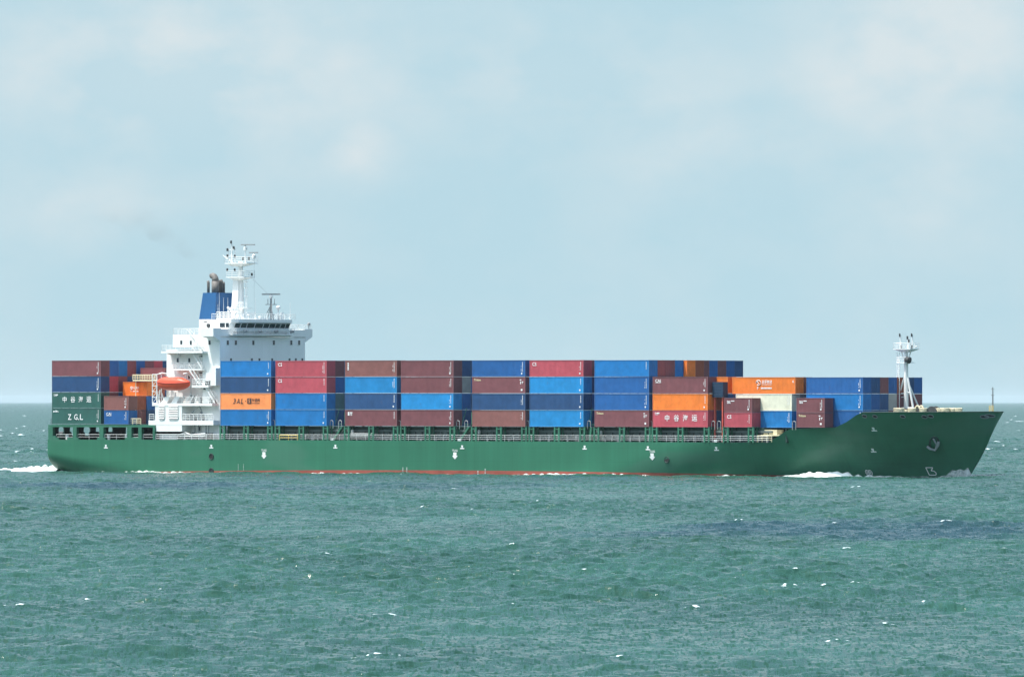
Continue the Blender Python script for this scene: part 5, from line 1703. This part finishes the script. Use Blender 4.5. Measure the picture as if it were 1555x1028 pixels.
def foam_ribbon(name, path, mat, parent=None, nx=240, ny=14):
    """path: list of (s, t, height, width, cover); a lumpy bank of foam along the water"""
    P = np.array(path, float)
    d = np.concatenate([[0], np.cumsum(np.hypot(np.diff(P[:, 0]), np.diff(P[:, 1])))])
    u = np.linspace(0, d[-1], nx)
    I = [np.interp(u, d, P[:, k]) for k in range(5)]
    tx = np.gradient(I[0]); ty = np.gradient(I[1]); ln = np.hypot(tx, ty); nx_, ny_ = -ty / ln, tx / ln
    rng = np.random.default_rng(len(path) + nx)
    lum = sum(np.sin(u[:, None] * rng.uniform(.5, 4) + np.arange(ny)[None] * rng.uniform(.3, 1.6) + rng.uniform(0, 6)) for _ in range(8)) / 4
    v = []; cov = []
    for i in range(nx):
        for j in range(ny):
            w = -0.25 + 1.25 * j / (ny - 1)
            hgt = I[2][i] * math.exp(-((w - .38) / .30) ** 2) * (1 + .30 * lum[i, j])
            v.append((I[0][i] + nx_[i] * w * I[3][i], I[1][i] + ny_[i] * w * I[3][i], -.12 + hgt + .08 * lum[i, j]))
            cov.append(I[4][i] * max(0, 1 - abs(w - .35) / .68) ** .5)
    f = [(i * ny + j, (i + 1) * ny + j, (i + 1) * ny + j + 1, i * ny + j + 1) for i in range(nx - 1) for j in range(ny - 1)]
    me = bpy.data.meshes.new(name); me.from_pydata(v, [], f)
    at = me.attributes.new('cover', 'FLOAT', 'POINT'); at.data.foreach_set('value', np.array(cov, np.float32))
    for p in me.polygons: p.use_smooth = True
    o = link(name, me, mat)
    o.location = W(0, 0, 0); o.rotation_euler = (0, 0, -TH)
    return tag(o, kind='stuff')
def ht(s): return hull_t(s, .3)
# (picture x, height, width, cover): from the bow aft along the starboard waterline
bowp = [(1466, .3, .8, .35), (1452, .35, 1.0, .5), (1430, .3, 1.0, .45), (1400, .3, 1.2, .55), (1360, .35, 1.4, .6), (1335, .35, 2.4, .7), (1315, .5, 3.4, .9), (1295, .95, 4.4, 1.3), (1265, 1.1, 4.6, 1.4), (1240, .8, 4.0, 1.2),
        (1215, .6, 2.8, .85), (1190, .3, 1.5, .6), (1160, .2, 1.2, .35), (1120, .35, 1.4, .5), (1095, .3, 1.4, .55), (1060, .2, 1.0, .25), (1000, .2, 1.0, .25), (960, .45, 1.4, .55), (930, .4, 1.4, .6), (890, .55, 1.6, .75), (850, .45, 1.4, .6), (810, .4, 1.3, .55),
        (770, .2, 1.0, .25), (700, .2, 1, .25), (600, .3, 1.1, .45), (560, .3, 1.1, .5), (540, .3, 1.1, .5), (480, .28, 1.0, .42), (430, .2, 1, .25), (360, .2, 1.0, .36), (320, .25, 1.1, .42), (280, .3, 1.2, .48), (250, .3, 1.3, .5), (225, .5, 1.5, .8), (210, .3, 1.3, .5), (180, .22, 1.1, .42), (150, .22, 1.2, .45), (120, .25, 1.3, .5), (100, .35, 1.5, .55)]
pp = []
for px, h_, w_, c_ in bowp:
    s, t, z = on_hull(px, 721)
    t = hull_t(s, .2) if s > -100 else 2.0
    out = 2.4 * max(0, 1 - abs(px - 1270) / 95)                # the bow wave peels away from the side
    pp.append((s, t - .05 - out, h_, w_, c_))
foam_ribbon('sea_foam', pp, M_FOAM, nx=900, ny=10)
# turbulent wake spreading astern
wp = [(S(104, 5), 6.0, .7, 6.0, 1.0), (S(88, 6), 6.5, 1.2, 8.0, 1.2), (S(70, 6), 6.5, 1.0, 9.0, 1.1), (S(40, 6), 7, .65, 9.0, .95), (S(0, 6), 7.5, .5, 9.0, .9), (S(-80, 6), 8, .3, 10, .8), (S(-250, 6), 8, .2, 10, .6)]
foam_ribbon('sea_foam', wp, M_FOAM, nx=420, ny=16)
# bow wave thrown up at the stem
sp_ = []
for px, h_, w_, c_ in ((1479, .5, 1.0, .5), (1473, 1.5, 1.6, .75), (1463, 1.75, 2.0, .7), (1450, 1.2, 1.8, .6), (1440, .7, 1.4, .5), (1428, .3, 1.0, .3)):
    s = min(S(px, 13.0), 90.5)
    s_, t_, z_ = on_hull(min(px, 1472), 718)
    if px > 1472: s_, t_ = s_ + (px - 1472) / 6.9, 13.9
    sp_.append((s_, t_ - .15, h_, w_, c_))
foam_ribbon('sea_spray', sp_, M_SPRAY, nx=120, ny=18)

# ------------------------------------------------------------------ sea air
hz = MB().box(-75000, 75000, -75000, 75000, -4.0, 62.0).build('haze', None)
hm_ = bpy.data.materials.new('sea_haze'); hm_.use_nodes = True
hm_.node_tree.nodes.remove(hm_.node_tree.nodes['Principled BSDF'])
hv_ = nd(hm_, 'ShaderNodeVolumePrincipled')
hv_.inputs['Color'].default_value = (0.78, 0.93, 1.0, 1)
hv_.inputs['Density'].default_value = 1.2e-5
hm_.node_tree.links.new(hv_.outputs[0], hm_.node_tree.nodes['Material Output'].inputs['Volume'])
hz.data.materials.append(hm_)
tag(hz, kind='stuff')

# ------------------------------------------------------------------ faint smoke drifting from the funnel
def smoke():
    P0 = W(sc_, tc_, zt2 + 1.2)
    mb = MB()
    drift = Vector((-1.0, .25, .0)).normalized()
    pts = []; rad = []
    for k in range(15):
        f = k / 14
        pts.append((drift.x * 22 * f ** 1.05, drift.y * 22 * f, 14.5 * f ** .9)); rad.append(.5 + 3.6 * f)
    v = []; fs = []; n = 14
    for p, r in zip(pts, rad):
        for q in range(n):
            an = 2 * math.pi * q / n; rr = r * (1 + .14 * math.sin(3 * an + p[0]))
            v.append((p[0] + .45 * rr * math.cos(an), p[1] + rr * math.sin(an) * 1.0, p[2] + rr * math.cos(an) * .9))
    for i in range(len(pts) - 1):
        for q in range(n):
            fs.append((i * n + q, i * n + (q + 1) % n, (i + 1) * n + (q + 1) % n, (i + 1) * n + q))
    fs.append(tuple(range(n))); fs.append(tuple((len(pts) - 1) * n + q for q in range(n)))
    mb.add(v, fs)
    m = bpy.data.materials.new('funnel_smoke'); m.use_nodes = True
    t = m.node_tree; t.nodes.remove(t.nodes['Principled BSDF'])
    vol = nd(m, 'ShaderNodeVolumePrincipled'); vol.inputs['Color'].default_value = (.35, .33, .32, 1)
    l = t.links.new
    tcn = nd(m, 'ShaderNodeTexCoord'); nz_ = nd(m, 'ShaderNodeTexNoise'); nz_.inputs['Scale'].default_value = .35; nz_.inputs['Detail'].default_value = 4
    l(tcn.outputs['Object'], nz_.inputs['Vector'])
    sp2 = nd(m, 'ShaderNodeSeparateXYZ'); l(tcn.outputs['Object'], sp2.inputs[0])
    r1 = nd(m, 'ShaderNodeMapRange'); r1.inputs[1].default_value = 0; r1.inputs[2].default_value = 13.5; r1.inputs[3].default_value = .085; r1.inputs[4].default_value = 0.0
    l(sp2.outputs[2], r1.inputs[0])
    r2 = nd(m, 'ShaderNodeMapRange'); r2.inputs[1].default_value = .4; r2.inputs[2].default_value = .65
    l(nz_.outputs['Fac'], r2.inputs[0])
    mm = nd(m, 'ShaderNodeMath', operation='MULTIPLY'); l(r1.outputs[0], mm.inputs[0]); l(r2.outputs[0], mm.inputs[1])
    l(mm.outputs[0], vol.inputs['Density'])
    l(vol.outputs[0], t.nodes['Material Output'].inputs['Volume'])
    o = mb.build('smoke', m)
    o.location = P0
    tag(o, kind='stuff')
smoke()
